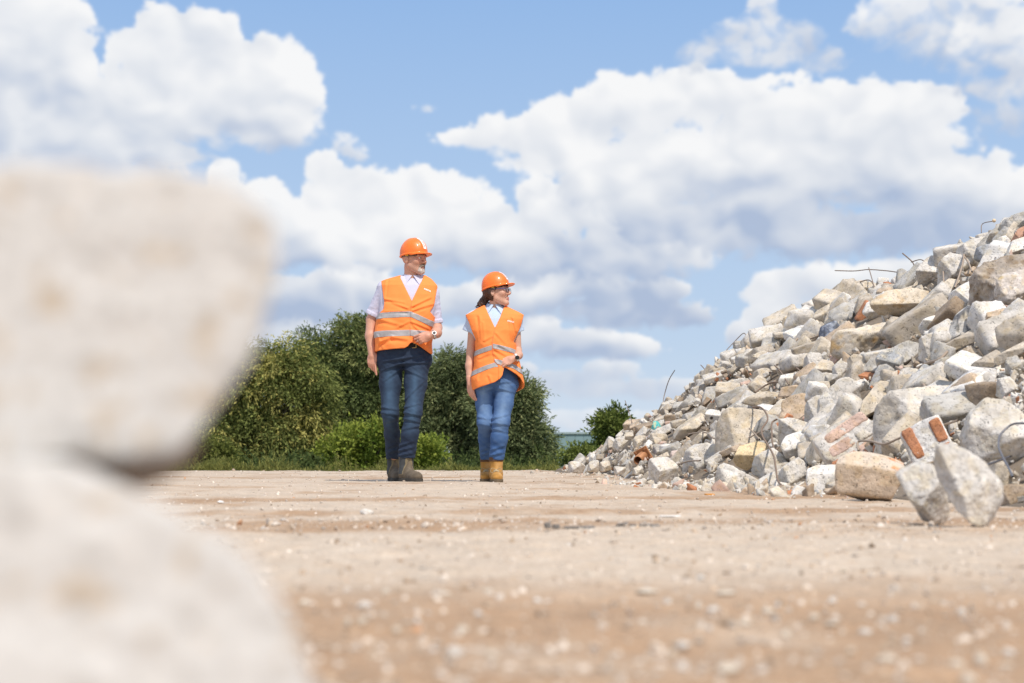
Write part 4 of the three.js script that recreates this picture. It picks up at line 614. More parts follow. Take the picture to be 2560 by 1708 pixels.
{ // dark slate-like shards in the brown strip
  const L = [['upright dark grey shard at the end of the broken strip', 1460, 256, 16, 26, 0.15], ['small dark shard beside the upright shard', 1495, 264, 18, 12, 0], ['long flat dark shard, longer piece nearest the upright shard', 1592, 264, 78, 11, 0.02], ['dark shard leaning on a clod in the middle of the strip', 1772, 256, 30, 11, 0.25], ['long flat dark shard at the far end of the strip', 1868, 265, 84, 9, -0.02]];
  for (const [label, x, y, w, h, roll] of L) { const [a, b] = R4(x, y); lie('slate_shard', 'shard', label, a, b, w, h, 'slate', { geo: x % 2 ? slabGeo : slabGeo2, yaw: (x % 7) * 0.12 - 0.3, roll, depth: 26, mat: shardMat, up: 1.5 }); }
  let [a, b] = R4(1974, 213); lie('flat_chip', 'chip', 'thin flat white chip lying on the pale dust beyond the dark shards', a, b, 54, 8, 'white', { geo: slabGeo2, yaw: 0.1, depth: 40 });
  [a, b] = R4(698, 200); lie('pebble', 'stone', 'pale crumbly stone lying on bare dust between camera and the man', a, b, 30, 17, 'pale');
  [a, b] = R4(85, 167); lie('pebble', 'stone', 'small white stone beside the foreground stones on the dust', a, b, 16, 9, 'white');
  [a, b] = R4(944, 129); lie('clod', 'clod', 'small brown clod on the dust below the man in boots', a, b, 11, 8, 'brown');
  [a, b] = R4(2140, 127); lie('dry_leaf', 'leaf', 'curled orange brown leaf on the dust before the heap', a, b, 26, 6, 'amber', { geo: slabGeo, depth: 18, yaw: 0.4 });
  [a, b] = R4(2070, 84); lie('tile_shard', 'tile', 'blue and white glazed tile shard on the ground in front of the heap', a, b, 26, 7, 'white', { geo: slabGeo, yaw: 0.2, depth: 22, mat: plainMat.blue });
  [a, b] = R4(2112, 87); lie('tile_shard', 'tile', 'white glazed shard next to the blue and white one', a, b, 20, 8, 'white', { geo: slabGeo2, yaw: -0.3, depth: 18 });
  [a, b] = R4(2330, 128); lie('brick_fragment', 'brick', 'tiny orange brick chip on the dust before the white plastered block', a, b, 10, 6, 'brick');
  [a, b] = R4(1240, 222); lie('clod', 'clod', 'dark crumb of earth on the dust left of the shard strip', a, b, 12, 10, 'brown');
  [a, b] = R5g(1200, 160); lie('pebble', 'stone', 'small bluish stone at the foot of the white plastered block', a, b, 14, 12, 'blue');
  [a, b] = R5g(945, 128); lie('slab_fragment', 'slab piece', 'low tan slab piece on the ground by the long hanging wire', a, b, 40, 18, 'dust', { geo: slabGeo, yaw: 0.3 });
}
{ // single pale pebbles that show in the blurred foreground
  const L = [[1187, 822, 34, 24], [1288, 742, 26, 22], [1030, 905, 34, 26], [455, 1130, 44, 32], [705, 1110, 72, 28], [2265, 1025, 30, 26], [2045, 1165, 46, 34], [1470, 890, 40, 18], [1585, 1075, 58, 26], [375, 750, 22, 18], [545, 770, 18, 18], [630, 780, 34, 18], [1355, 590, 24, 14], [562, 635, 32, 15], [262, 708, 90, 18], [697, 718, 84, 22], [1285, 862, 58, 17], [460, 980, 48, 24], [400, 1020, 24, 22], [605, 900, 24, 20], [1975, 1100, 44, 26], [2003, 820, 24, 22], [2110, 1045, 46, 30], [2250, 1085, 60, 20], [930, 785, 40, 18], [985, 765, 18, 14], [800, 860, 50, 20], [1700, 945, 30, 20], [1390, 1025, 26, 20], [900, 1130, 30, 22]].map(([x, y, w, h]) => [...R5g(x, y), w, h])
    .concat([[620, 680, 26, 28], [690, 605, 44, 24], [1100, 680, 42, 28], [1415, 563, 26, 20], [825, 682, 26, 20], [1075, 792, 44, 26], [1030, 545, 52, 16], [1210, 535, 48, 16], [680, 675, 30, 22], [1168, 632, 26, 16], [780, 540, 30, 18], [1640, 470, 50, 16], [440, 580, 30, 18], [910, 660, 24, 16], [1225, 805, 28, 22]].map(([x, y, w, h]) => [...R4(x, y), w, h]));
  L.forEach(([x, y, w, h], i) => { const shape = w > 2.6 * h ? 'flat pale' : w * h > 900 ? 'biggish white' : w > 1.5 * h ? 'oval pale' : 'small round white', zone = y > 1600 ? 'at the bottom edge' : y > 1520 ? 'on near brown earth' : 'where brown earth turns pale', side = x < 1150 ? 'beside the blurred stones' : x < 1600 ? 'in the middle of the yard' : x < 2050 ? 'towards the heap side' : 'below the twin boulders'; lie('pebble', 'pebble', `${shape} pebble ${zone}, ${side}`, x, y + (w > 2.6 * h ? 3 : 0), w * (w > 2.6 * h ? 0.6 : 0.85), h * (w > 2.6 * h ? 0.45 : 0.85), w > 2.6 * h ? 'sand' : i % 2 ? 'pale' : 'sand', { group: 'pale pebbles on the near ground' }); });
}
{ // gravel
  const N = 9000, r = rng(808), m = new THREE.InstancedMesh(stone({ planes: [...Array(8)].map((_, k) => { const z = 1 - 2 * (k + 0.5) / 8, a = k * 2.4, s = Math.sqrt(1 - z * z); return [s * Math.cos(a), s * Math.sin(a), z, 0.4 + 0.1 * ((k * 5) % 4) / 4]; }), p: 10, detail: 2, amp: 0.04, seed: 5, size: 1, uvScale: 0.2 }), std([1, 1, 1], 0.95, { vertexColors: true }), N), M = new THREE.Matrix4(), q = new THREE.Quaternion(), e = new THREE.Euler(), c = new THREE.Color();
  for (let i = 0; i < N; i++) {
    let d = 0.85 * Math.pow(27, Math.pow(r(), 1.15)), x = (r() * 2 - 1) * 0.40 * d, band = Math.exp(-Math.pow((d - 3.75) / 0.35, 2));
    if (r() < 0.12) { d = 3.75 + (r() - 0.5) * 0.7; x = (r() * 2 - 1) * 0.38 * d; }
    let s = (0.0022 + 0.007 * Math.pow(r(), 3)) * (1 + d * 0.10); if (d > EDGE - 2 && r() < 0.3) s *= 1.8; if (band > 0.4 && r() < 0.3) s *= 1.8;
    const z = -d; q.setFromEuler(e.set(r() * 6, r() * 6, r() * 6)); M.compose(V(x, gh(x, z) + s * 0.1, z), q, V(s * (0.8 + 0.8 * r()), s * (0.35 + 0.35 * r()), s)); m.setMatrixAt(i, M);
    const w = r(), f = 0.7 + 0.4 * r(), t = w < 0.62 ? [0.72, 0.64, 0.56] : w < 0.86 ? [0.58, 0.46, 0.35] : w < 0.95 ? [0.44, 0.35, 0.27] : w < 0.985 ? [0.62, 0.58, 0.54] : [0.6, 0.36, 0.22]; m.setColorAt(i, c.setRGB(t[0] * f, t[1] * f, t[2] * f));
  }
  m.name = 'gravel'; m.castShadow = m.receiveShadow = true; scene.add(m); tag(m, 'fine pale gravel strewn over the dusty yard', 'gravel', null, 'stuff');
}
// ------------------------------------------------------------------ the two big stones close to the lens
{
  const nearMat = std([0.555, 0.55, 0.54], 0.95, { vertexColors: true });
  const near = (name, label, poly, d, thick, seed, tone, facets) => {
    const pts = []; for (let i = 0; i < poly.length; i += 2) { const [a, b] = ov(poly[i], poly[i + 1]); pts.push([CX + (a - CX) * 0.95, CY + (b - CY) * 0.95]); }
    return chunk(name, 'concrete lump', label, null, tone, pts.flat(), { s: 'px', d: d + thick, deep: 0.5, lift: 0, detail: 46, amp: 0.02, uv: 5, mat: nearMat, tau: -0.03, facets, tint: (x, y, z, q) => { const g = fbm(x * 34 + q, y * 34, z * 34, 3), o = sstep(0.2, 0.3, fbm(x * 14 + 4, y * 14 + q, z * 14, 3)), h = sstep(0.26, 0.34, fbm(x * 17 + 40, y * 17, z * 17 + q, 2)), t = 0.98 + 0.3 * g; return mixc(mixc([t, t * 0.995, t * 0.985], [0.62, 0.6, 0.58], h * 0.6), [0.82, 0.70, 0.56], o * 0.9); }, p: 40 });
  };
  near('concrete_lump', 'big pale blurred stone on top of the other one, close to the camera', [-420, 600, -380, 450, -100, 408, 300, 390, 470, 412, 556, 495, 577, 590, 512, 830, 380, 1020, 350, 1050, -60, 1066, -380, 1060], 0.50, 0.06, 1, 'pale', [[0.03, 0.12, 1, 0.9]]);
  near('concrete_lump', 'big pale blurred stone carrying the other one, close to the camera', [-420, 1150, -380, 1086, 110, 1088, 205, 1120, 375, 1225, 468, 1275, 570, 1410, 660, 1640, 820, 2250, 700, 2420, -400, 2420], 0.46, 0.065, 2, 'pale', [[0.05, 0.25, 1, 0.9]]);
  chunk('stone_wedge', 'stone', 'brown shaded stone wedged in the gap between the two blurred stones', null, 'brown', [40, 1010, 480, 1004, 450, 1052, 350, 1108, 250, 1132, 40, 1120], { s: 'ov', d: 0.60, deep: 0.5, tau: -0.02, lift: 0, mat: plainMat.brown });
}

// ------------------------------------------------------------------ far shed, trees and scrub
{
  const a = at(...ov(1130, 992), 190), b = at(...ov(1700, 992), 190), g = group('warehouse', V((a.x + b.x) / 2, -1.2, -190)), w = b.x - a.x, h = a.y + 1.2;
  tag(g, 'low grey-green sheet metal warehouse far behind the trees', 'warehouse');
  const m = std([0.20, 0.30, 0.325], 0.6), m2 = std([0.21, 0.315, 0.34], 0.6), n = Math.round(w / 1.1);
  for (let i = 0; i < n; i++) { const pn = new THREE.BoxGeometry(w / n - 0.025, h - 0.25, 0.12); pn.translate(-w / 2 + (i + 0.5) * w / n, (h - 0.25) / 2, 0); mesh('wall_panel', pn, i % 2 ? m : m2, g); }
  const core = new THREE.BoxGeometry(w - 0.1, h - 0.3, 14); core.translate(0, (h - 0.3) / 2, -7.15); mesh('wall', core, m2, g);
  const trim = new THREE.BoxGeometry(w + 0.3, 0.26, 0.5); trim.translate(0, h - 0.13, 0); mesh('roof_trim', trim, std([0.3, 0.38, 0.4], 0.6), g);
  const roof = new THREE.BoxGeometry(w + 0.2, 0.2, 14.4); roof.translate(0, h - 0.1, -7.5); mesh('roof', roof, std([0.3, 0.33, 0.34], 0.7), g);
}
const leafMat = new THREE.MeshPhysicalMaterial({ vertexColors: true, roughness: 0.75, transmission: 0.3, thickness: 0, side: THREE.DoubleSide, specularIntensity: 0.15 }), barkMat = std([0.12, 0.095, 0.07], 1);
function leafCloud(sprays, r, leafLen, leafWid, n, droop, tintFn) {
  const L = sprays.length * n, pos = new Float32Array(L * 12), nor = new Float32Array(L * 12), col = new Float32Array(L * 12), idx = new Uint32Array(L * 6), A = V(), B = V(), D = V(), S = V(), N = V(), P = V(); let o = 0;
  for (const [cx, cy, cz, dx, dy, dz, size, shade] of sprays) for (let k = 0; k < n; k++) {
    const t = k / n; D.set(dx, dy - droop * t, dz).normalize();
    P.set(cx + D.x * size * t, cy + D.y * size * t - droop * 0.25 * size * t * t, cz + D.z * size * t); P.x += (r() - 0.5) * size * 0.3; P.y += (r() - 0.5) * size * 0.3; P.z += (r() - 0.5) * size * 0.3;
    A.set(D.x + (r() - 0.5) * 1.6, D.y + (r() - 0.5) * 1.4 - droop * 0.5, D.z + (r() - 0.5) * 1.6).normalize(); S.set(r() - 0.5, r() - 0.5, r() - 0.5).cross(A).normalize(); N.crossVectors(A, S).normalize();
    const l = leafLen * (0.6 + 0.7 * r()), w = leafWid * (0.6 + 0.7 * r()), c = tintFn(r, shade), q = o * 12;
    const pts = [[0, 0], [l * 0.45, w / 2], [l, 0], [l * 0.45, -w / 2]];
    pts.forEach(([u, v], j) => { const f = Math.abs(v) * 0.5; pos[q + j * 3] = P.x + A.x * u + S.x * v + N.x * f; pos[q + j * 3 + 1] = P.y + A.y * u + S.y * v + N.y * f; pos[q + j * 3 + 2] = P.z + A.z * u + S.z * v + N.z * f; nor[q + j * 3] = -N.x; nor[q + j * 3 + 1] = -N.y; nor[q + j * 3 + 2] = -N.z; col[q + j * 3] = c[0]; col[q + j * 3 + 1] = c[1]; col[q + j * 3 + 2] = c[2]; });
    idx.set([o * 4, o * 4 + 1, o * 4 + 2, o * 4, o * 4 + 2, o * 4 + 3], o * 6); o++;
  }
  const g = new THREE.BufferGeometry(); g.setAttribute('position', new THREE.BufferAttribute(pos, 3)); g.setAttribute('normal', new THREE.BufferAttribute(nor, 3)); g.setAttribute('color', new THREE.BufferAttribute(col, 3)); g.setIndex(new THREE.BufferAttribute(idx, 1)); return g;
}
function limb(pts, r0, r1) { const c = new THREE.CatmullRomCurve3(pts), g = new THREE.TubeGeometry(c, 10, 1, 4, false), p = g.attributes.position; for (let i = 0; i < p.count; i++) { const t = Math.floor(i / 5) / 10, o = c.getPointAt(Math.min(1, t)), k = lerp(r0, r1, t); p.setXYZ(i, o.x + (p.getX(i) - o.x) * k, o.y + (p.getY(i) - o.y) * k, o.z + (p.getZ(i) - o.z) * k); } g.computeVertexNormals(); return g; }
// lobes: ellipses of the outline [x, y, rx, ry] in the overview picture
function tree(name, label, depth, lobes, colours, o = {}) {
  const r = rng(o.seed), k = depth / 3267, mid = lobes.reduce((s, l) => s + l[0], 0) / lobes.length, base = at(...ov(mid, 1000), depth), g = group(name, V(base.x, -1.1, -depth)), sprays = [], limbs = [];
  tag(g, label, o.cat ?? 'tree', o.group);
  const H = Math.max(...lobes.map(([x, y, rx, ry]) => at(...ov(x, y - ry), depth).y)) + 1.1, trunkTop = V(0.1, H * 0.45, 0);
  const all = lobes.flatMap((l) => [l, ...[...Array(o.sub ?? 8)].map(() => { const a = r() * 6.283, q = 0.8 + 0.45 * r(), f = 0.14 + 0.24 * r(); return [l[0] + Math.cos(a) * l[2] * q, l[1] + Math.sin(a) * l[3] * q * (Math.sin(a) > 0 ? 0.5 : 1), l[2] * f, l[3] * f]; })]);
  for (const [x, y, rx, ry] of all) {
    const c = at(...ov(x, y), depth).sub(g.position), RX = rx * k, RY = ry * k, RZ = Math.min(RX, 1.9) * 0.9; c.z += (r() - 0.5) * 1.2;
    limbs.push(limb([V(0, H * 0.1, 0), V(c.x * 0.35 + (r() - 0.5) * 0.2, lerp(H * 0.2, c.y, 0.5), c.z * 0.4), V(c.x, c.y + RY * 0.2, c.z)], 0.07, 0.012));
    const n = Math.round((o.dens ?? 15) * RX * RY + 3);
    for (let i = 0; i < n; i++) {
      let a, b, e, q; do { a = r() * 2 - 1; b = r() * 2 - 1; e = r() * 2 - 1; q = a * a + b * b + e * e; } while (q > 1 || q < 0.22);
      const px = c.x + a * RX, py = c.y + b * RY, pz = c.z + e * RZ, cr = (o.clump ?? 0.4) * (0.5 + 0.9 * r()), light = r();
      if (r() < 0.25) limbs.push(limb([V(c.x * 0.8, c.y - RY * 0.3, c.z), V((c.x + px) / 2, (c.y + py) / 2, (c.z + pz) / 2), V(px, py, pz)], 0.022, 0.005));
      const m = Math.round((o.per ?? 34) * Math.pow(cr / (o.clump ?? 0.4), 1.6) * (0.7 + 0.5 * r()));
      for (let s = 0; s < m; s++) { const u = r() * 6.283, w = Math.acos(2 * r() - 1), rr = cr * Math.pow(r(), 0.45), dx = Math.sin(w) * Math.cos(u), dy = Math.cos(w), dz = Math.sin(w) * Math.sin(u); const far = r() < 0.06 ? 1.7 : 1; sprays.push([px + dx * rr * 1.25 * far, py + (dy * 0.75 + 0.15) * rr * far, pz + dz * rr * far, dx + a * 0.5, dy + 0.25 + b * 0.4, dz + e * 0.5, (o.spray ?? 0.34) * (0.6 + 0.8 * r()), light]); }
    }
  }
  const trunkC = [V(0, 0, 0), V(0.08, H * 0.2, 0), trunkTop]; mesh('trunk', limb(trunkC, o.trunk ?? 0.16, 0.08), barkMat, g); mesh('limbs', mergeGeometries(limbs), barkMat, g);
  mesh('crown', leafCloud(sprays, r, o.leaf ?? 0.17, o.wid ?? 0.052, o.n ?? 6, o.droop ?? 0.5, (rr, sh) => { const t = clamp(sh * 0.8 + rr() * 0.4 - 0.08, 0, 1), c = mixc(colours[0], sh > 0.72 && colours[2] ? colours[2] : colours[1], t), f = 0.75 + 0.5 * rr(); return c.map((v) => v * f); }), leafMat, g);
  return g;
}
const DARK = [[0.07, 0.105, 0.035], [0.25, 0.31, 0.12], [0.32, 0.345, 0.13]], OLIVE = [[0.10, 0.13, 0.035], [0.36, 0.40, 0.13], [0.53, 0.49, 0.16]], GREYG = [[0.09, 0.125, 0.055], [0.28, 0.33, 0.155], [0.34, 0.37, 0.17]], LIGHT = [[0.11, 0.18, 0.03], [0.34, 0.39, 0.075]];
tree('willow_tree', 'olive yellow willow with drooping twigs, nearest the blurred stones', 52, [[610, 870, 80, 62], [560, 940, 70, 70], [660, 940, 70, 75], [600, 1010, 110, 60], [540, 850, 40, 40], [700, 1010, 55, 55], [650, 830, 40, 34]], OLIVE, { seed: 1, droop: 0.9 });
tree('willow_tree', 'tall dark green willow, tallest of the trees behind the man', 57, [[800, 800, 66, 52], [770, 860, 70, 60], [850, 850, 60, 70], [740, 900, 55, 60], [800, 950, 110, 75], [830, 770, 34, 26], [720, 850, 26, 34], [870, 930, 60, 80], [770, 1030, 90, 55]], DARK, { seed: 2 });
tree('willow_tree', 'dark tree showing between the legs of the man', 58, [[925, 900, 55, 55], [940, 960, 55, 70], [905, 1020, 60, 60], [960, 890, 30, 30]], DARK, { seed: 3 });
tree('willow_tree', 'grey-green tree filling the gap between the man and the woman', 55, [[1040, 885, 50, 42], [1010, 930, 52, 70], [1075, 920, 52, 64], [1040, 1000, 90, 80], [1100, 990, 45, 80], [1075, 862, 26, 20]], GREYG, { seed: 4 });
tree('willow_tree', 'grey-green tree sloping down behind the woman towards the warehouse', 54, [[1166, 930, 36, 50], [1182, 985, 38, 66], [1150, 1010, 50, 65], [1214, 1026, 24, 40], [1194, 908, 14, 12], [1188, 1052, 52, 28], [1140, 940, 36, 50]], GREYG, { seed: 5 });
tree('willow_tree', 'dark tree half hidden by the blurred stones at the end of the row', 60, [[490, 950, 70, 90], [430, 1000, 75, 70], [520, 1010, 55, 70], [370, 1025, 65, 55], [310, 1045, 60, 40]], DARK, { seed: 6 });
tree('maple_tree', 'single green tree in front of the warehouse beside the far end of the heap', 42, [[1408, 1006, 20, 22], [1434, 1030, 26, 24], [1400, 1036, 18, 22], [1420, 1056, 42, 24], [1397, 978, 7, 14], [1414, 974, 7, 10], [1450, 1052, 20, 16], [1414, 1004, 14, 14]], [[0.06, 0.10, 0.02], [0.20, 0.24, 0.06]], { sub: 3, seed: 7, leaf: 0.12, wid: 0.06, clump: 0.24, spray: 0.24, dens: 34, droop: 0.2 });
tree('shrub', 'low green shrub at the corner of the warehouse', 40, [[1335, 1058, 20, 14], [1318, 1066, 18, 10], [1352, 1060, 16, 16], [1325, 1044, 8, 8]], [[0.07, 0.12, 0.025], [0.22, 0.26, 0.07]], { sub: 1, seed: 8, cat: 'shrub', leaf: 0.1, wid: 0.05, clump: 0.2, spray: 0.2, dens: 50, trunk: 0.05 });
tree('shrub', 'bright light green shrub behind the boots of the man', 38, [[830, 1040, 38, 34], [800, 1056, 44, 26], [865, 1052, 34, 32], [818, 1004, 14, 14], [880, 1020, 20, 34]], LIGHT, { sub: 2, seed: 9, cat: 'shrub', leaf: 0.11, wid: 0.06, clump: 0.2, spray: 0.24, dens: 40, trunk: 0.05, droop: 0 });
tree('shrub', 'bright light green shrub standing just right of the man', 39, [[975, 1052, 30, 24], [955, 1064, 36, 20], [985, 1030, 14, 14]], LIGHT, { sub: 1, seed: 10, cat: 'shrub', leaf: 0.11, wid: 0.06, clump: 0.2, spray: 0.24, dens: 40, trunk: 0.05, droop: 0 });
tree('shrub', 'low olive shrub beside the blurred stones', 36, [[410, 1050, 60, 26], [470, 1055, 50, 22], [345, 1060, 50, 20]], [[0.06, 0.09, 0.02], [0.22, 0.24, 0.06]], { seed: 11, cat: 'shrub', leaf: 0.1, wid: 0.04, clump: 0.2, spray: 0.22, dens: 36, trunk: 0.05 });
{ // weeds along the edge of the yard
  const r = rng(31), sp = [];
  for (let i = 0; i < 3600; i++) { const u = 300 + 1000 * r(), d = 23.8 + 3.5 * r(), x = (u - 1175) / 3267 * d, tall = 0.015 + 0.6 * Math.pow(Math.max(0, 0.3 + fbm(x * 1.7, 1, d * 0.9, 3)), 2.2), y = groundShape(x, -d); for (let s = 0; s < 2; s++) sp.push([x + (r() - 0.5) * 0.2, y + 0.02 + (0.2 + 0.5 * s) * tall, -d + (r() - 0.5) * 0.2, (r() - 0.5) * 0.6, 1, (r() - 0.5) * 0.6, 0.05 + tall * 0.6, r()]); }
  tag(mesh('weeds', leafCloud(sp, r, 0.075, 0.016, 8, -0.2, (rr, sh) => { const t = rr() * 0.6 + sh * 0.4; return mixc([0.08, 0.11, 0.03], [0.33, 0.33, 0.10], t); }), leafMat), 'yellow-green weeds and grass along the far edge of the yard', 'weeds', null, 'stuff');
  // darker undergrowth that closes the row below the crowns
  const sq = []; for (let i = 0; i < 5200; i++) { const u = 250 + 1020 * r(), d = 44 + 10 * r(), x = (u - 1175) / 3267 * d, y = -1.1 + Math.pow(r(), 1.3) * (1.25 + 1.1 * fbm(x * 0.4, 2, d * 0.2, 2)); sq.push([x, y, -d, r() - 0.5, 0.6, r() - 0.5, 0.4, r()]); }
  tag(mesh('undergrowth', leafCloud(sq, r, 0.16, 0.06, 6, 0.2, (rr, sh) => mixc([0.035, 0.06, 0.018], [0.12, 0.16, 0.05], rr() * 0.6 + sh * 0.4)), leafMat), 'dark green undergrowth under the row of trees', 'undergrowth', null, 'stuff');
}

// ------------------------------------------------------------------ people: fields of distance, meshed as one skin each
function skin(f, lo, hi, cell, colour) {
  const nx = Math.ceil((hi[0] - lo[0]) / cell) + 1, ny = Math.ceil((hi[1] - lo[1]) / cell) + 1, nz = Math.ceil((hi[2] - lo[2]) / cell) + 1, v = new Float32Array(nx * ny * nz), B = 6, far = cell * B * 0.87 * 2.2;
  for (let bz = 0; bz < nz; bz += B) for (let by = 0; by < ny; by += B) for (let bx = 0; bx < nx; bx += B) {
    const c = f(lo[0] + (bx + B / 2) * cell, lo[1] + (by + B / 2) * cell, lo[2] + (bz + B / 2) * cell), skip = Math.abs(c) > far;
    for (let z = bz; z < Math.min(nz, bz + B); z++) for (let y = by; y < Math.min(ny, by + B); y++) for (let x = bx, o = (z * ny + y) * nx + bx; x < Math.min(nx, bx + B); x++, o++) v[o] = skip ? c : f(lo[0] + x * cell, lo[1] + y * cell, lo[2] + z * cell);
  }
  const at3 = (x, y, z) => v[(z * ny + y) * nx + x], ids = new Int32Array(nx * ny * nz).fill(-1), pos = [], idx = [];
  for (let z = 0; z < nz - 1; z++) for (let y = 0; y < ny - 1; y++) for (let x = 0; x < nx - 1; x++) {
    const q = (z * ny + y) * nx + x, s0 = v[q] < 0; if (s0 === (v[q + 1] < 0) && s0 === (v[q + nx] < 0) && s0 === (v[q + nx + 1] < 0) && s0 === (v[q + nx * ny] < 0) && s0 === (v[q + nx * ny + 1] < 0) && s0 === (v[q + nx * ny + nx] < 0) && s0 === (v[q + nx * ny + nx + 1] < 0)) continue;
    const g = []; for (let k = 0; k < 8; k++) g.push(at3(x + (k & 1), y + ((k >> 1) & 1), z + (k >> 2)));
    let sx = 0, sy = 0, sz = 0, n = 0;
    for (let a = 0; a < 8; a++) for (let b = 1; b < 8; b <<= 1) { if (a & b) continue; const c = a | b; if ((g[a] < 0) === (g[c] < 0)) continue; const t = g[a] / (g[a] - g[c]); sx += (a & 1) + (b === 1 ? t : 0); sy += ((a >> 1) & 1) + (b === 2 ? t : 0); sz += (a >> 2) + (b === 4 ? t : 0); n++; }
    ids[(z * ny + y) * nx + x] = pos.length / 3; pos.push(lo[0] + (x + sx / n) * cell, lo[1] + (y + sy / n) * cell, lo[2] + (z + sz / n) * cell);
  }
  const id = (x, y, z) => ids[(z * ny + y) * nx + x], quad = (a, b, c, d, flip) => { if (a < 0 || b < 0 || c < 0 || d < 0) return; if (flip) idx.push(a, c, b, a, d, c); else idx.push(a, b, c, a, c, d); };
  for (let z = 1; z < nz - 1; z++) for (let y = 1; y < ny - 1; y++) for (let x = 1; x < nx - 1; x++) {
    const s = at3(x, y, z) < 0;
    if (s !== (at3(x + 1, y, z) < 0)) quad(id(x, y - 1, z - 1), id(x, y, z - 1), id(x, y, z), id(x, y - 1, z), !s);
    if (s !== (at3(x, y + 1, z) < 0)) quad(id(x - 1, y, z - 1), id(x - 1, y, z), id(x, y, z), id(x, y, z - 1), !s);
    if (s !== (at3(x, y, z + 1) < 0)) quad(id(x - 1, y - 1, z), id(x, y - 1, z), id(x, y, z), id(x - 1, y, z), !s);
  }
  const P = new Float32Array(pos), N = new Float32Array(pos.length), C = new Float32Array(pos.length), e = cell * 0.6;
  for (let i = 0; i < pos.length; i += 3) {
    const x = P[i], y = P[i + 1], z = P[i + 2]; let a = f(x + e, y, z) - f(x - e, y, z), b = f(x, y + e, z) - f(x, y - e, z), c = f(x, y, z + e) - f(x, y, z - e); const l = Math.hypot(a, b, c) || 1; a /= l; b /= l; c /= l;
    N[i] = a; N[i + 1] = b; N[i + 2] = c; C.set(colour ? colour(x, y, z, a, b, c) : [1, 1, 1], i);
  }
  const g = new THREE.BufferGeometry(); g.setAttribute('position', new THREE.BufferAttribute(P, 3)); g.setAttribute('normal', new THREE.BufferAttribute(N, 3)); g.setAttribute('color', new THREE.BufferAttribute(C, 3)); g.setIndex(idx); return g;
}
const smin = (a, b, k) => { const h = Math.max(k - Math.abs(a - b), 0) / k; return Math.min(a, b) - h * h * k * 0.25; };
const smax = (a, b, k) => -smin(-a, -b, k);
function cap(x, y, z, a, b, ra, rb) { const bx = b[0] - a[0], by = b[1] - a[1], bz = b[2] - a[2], px = x - a[0], py = y - a[1], pz = z - a[2], t = clamp((px * bx + py * by + pz * bz) / (bx * bx + by * by + bz * bz), 0, 1); return Math.hypot(px - bx * t, py - by * t, pz - bz * t) - lerp(ra, rb, t); }
function capT(x, y, z, a, b) { const bx = b[0] - a[0], by = b[1] - a[1], bz = b[2] - a[2]; return ((x - a[0]) * bx + (y - a[1]) * by + (z - a[2]) * bz) / (bx * bx + by * by + bz * bz); }
function ell(x, y, z, cx, cy, cz, rx, ry, rz) { const a = (x - cx) / rx, b = (y - cy) / ry, c = (z - cz) / rz, k0 = Math.hypot(a, b, c), k1 = Math.hypot(a / rx, b / ry, c / rz); return k1 < 1e-9 ? -Math.min(rx, ry, rz) : k0 * (k0 - 1) / k1; }
function table(rows, y) { if (y <= rows[0][0]) return rows[0]; for (let i = 1; i < rows.length; i++) if (y <= rows[i][0]) { const t = (y - rows[i - 1][0]) / (rows[i][0] - rows[i - 1][0]); return rows[i].map((v, k) => lerp(rows[i - 1][k], v, t)); } return rows[rows.length - 1]; }
function fieldFromRows(rows) { // rows by rising y: [y, xL, xR, zc, rz] -> a lofted elliptic tube
  const n = 400, y0 = rows[0][0], y1 = rows[rows.length - 1][0], T = []; for (let i = 0; i <= n; i++) T.push(table(rows, lerp(y0, y1, i / n)));
  return (x, y, z) => { const t = clamp((y - y0) / (y1 - y0) * n, 0, n), i = Math.min(n - 1, Math.floor(t)), f = t - i, A = T[i], B = T[i + 1], xl = lerp(A[1], B[1], f), xr = lerp(A[2], B[2], f), zc = lerp(A[3], B[3], f), rz = lerp(A[4], B[4], f), rx = (xr - xl) / 2; const dx = Math.abs((x - (xl + xr) / 2) / rx), dz = Math.abs((z - zc) / rz), q = Math.pow(Math.pow(dx, 2.4) + Math.pow(dz, 2.4), 1 / 2.4); return (q - 1) * Math.min(rx, rz); };
}
const yawM = (yaw, pitch = 0, roll = 0) => new THREE.Matrix4().makeRotationFromEuler(new THREE.Euler(pitch, yaw, roll, 'YXZ'));
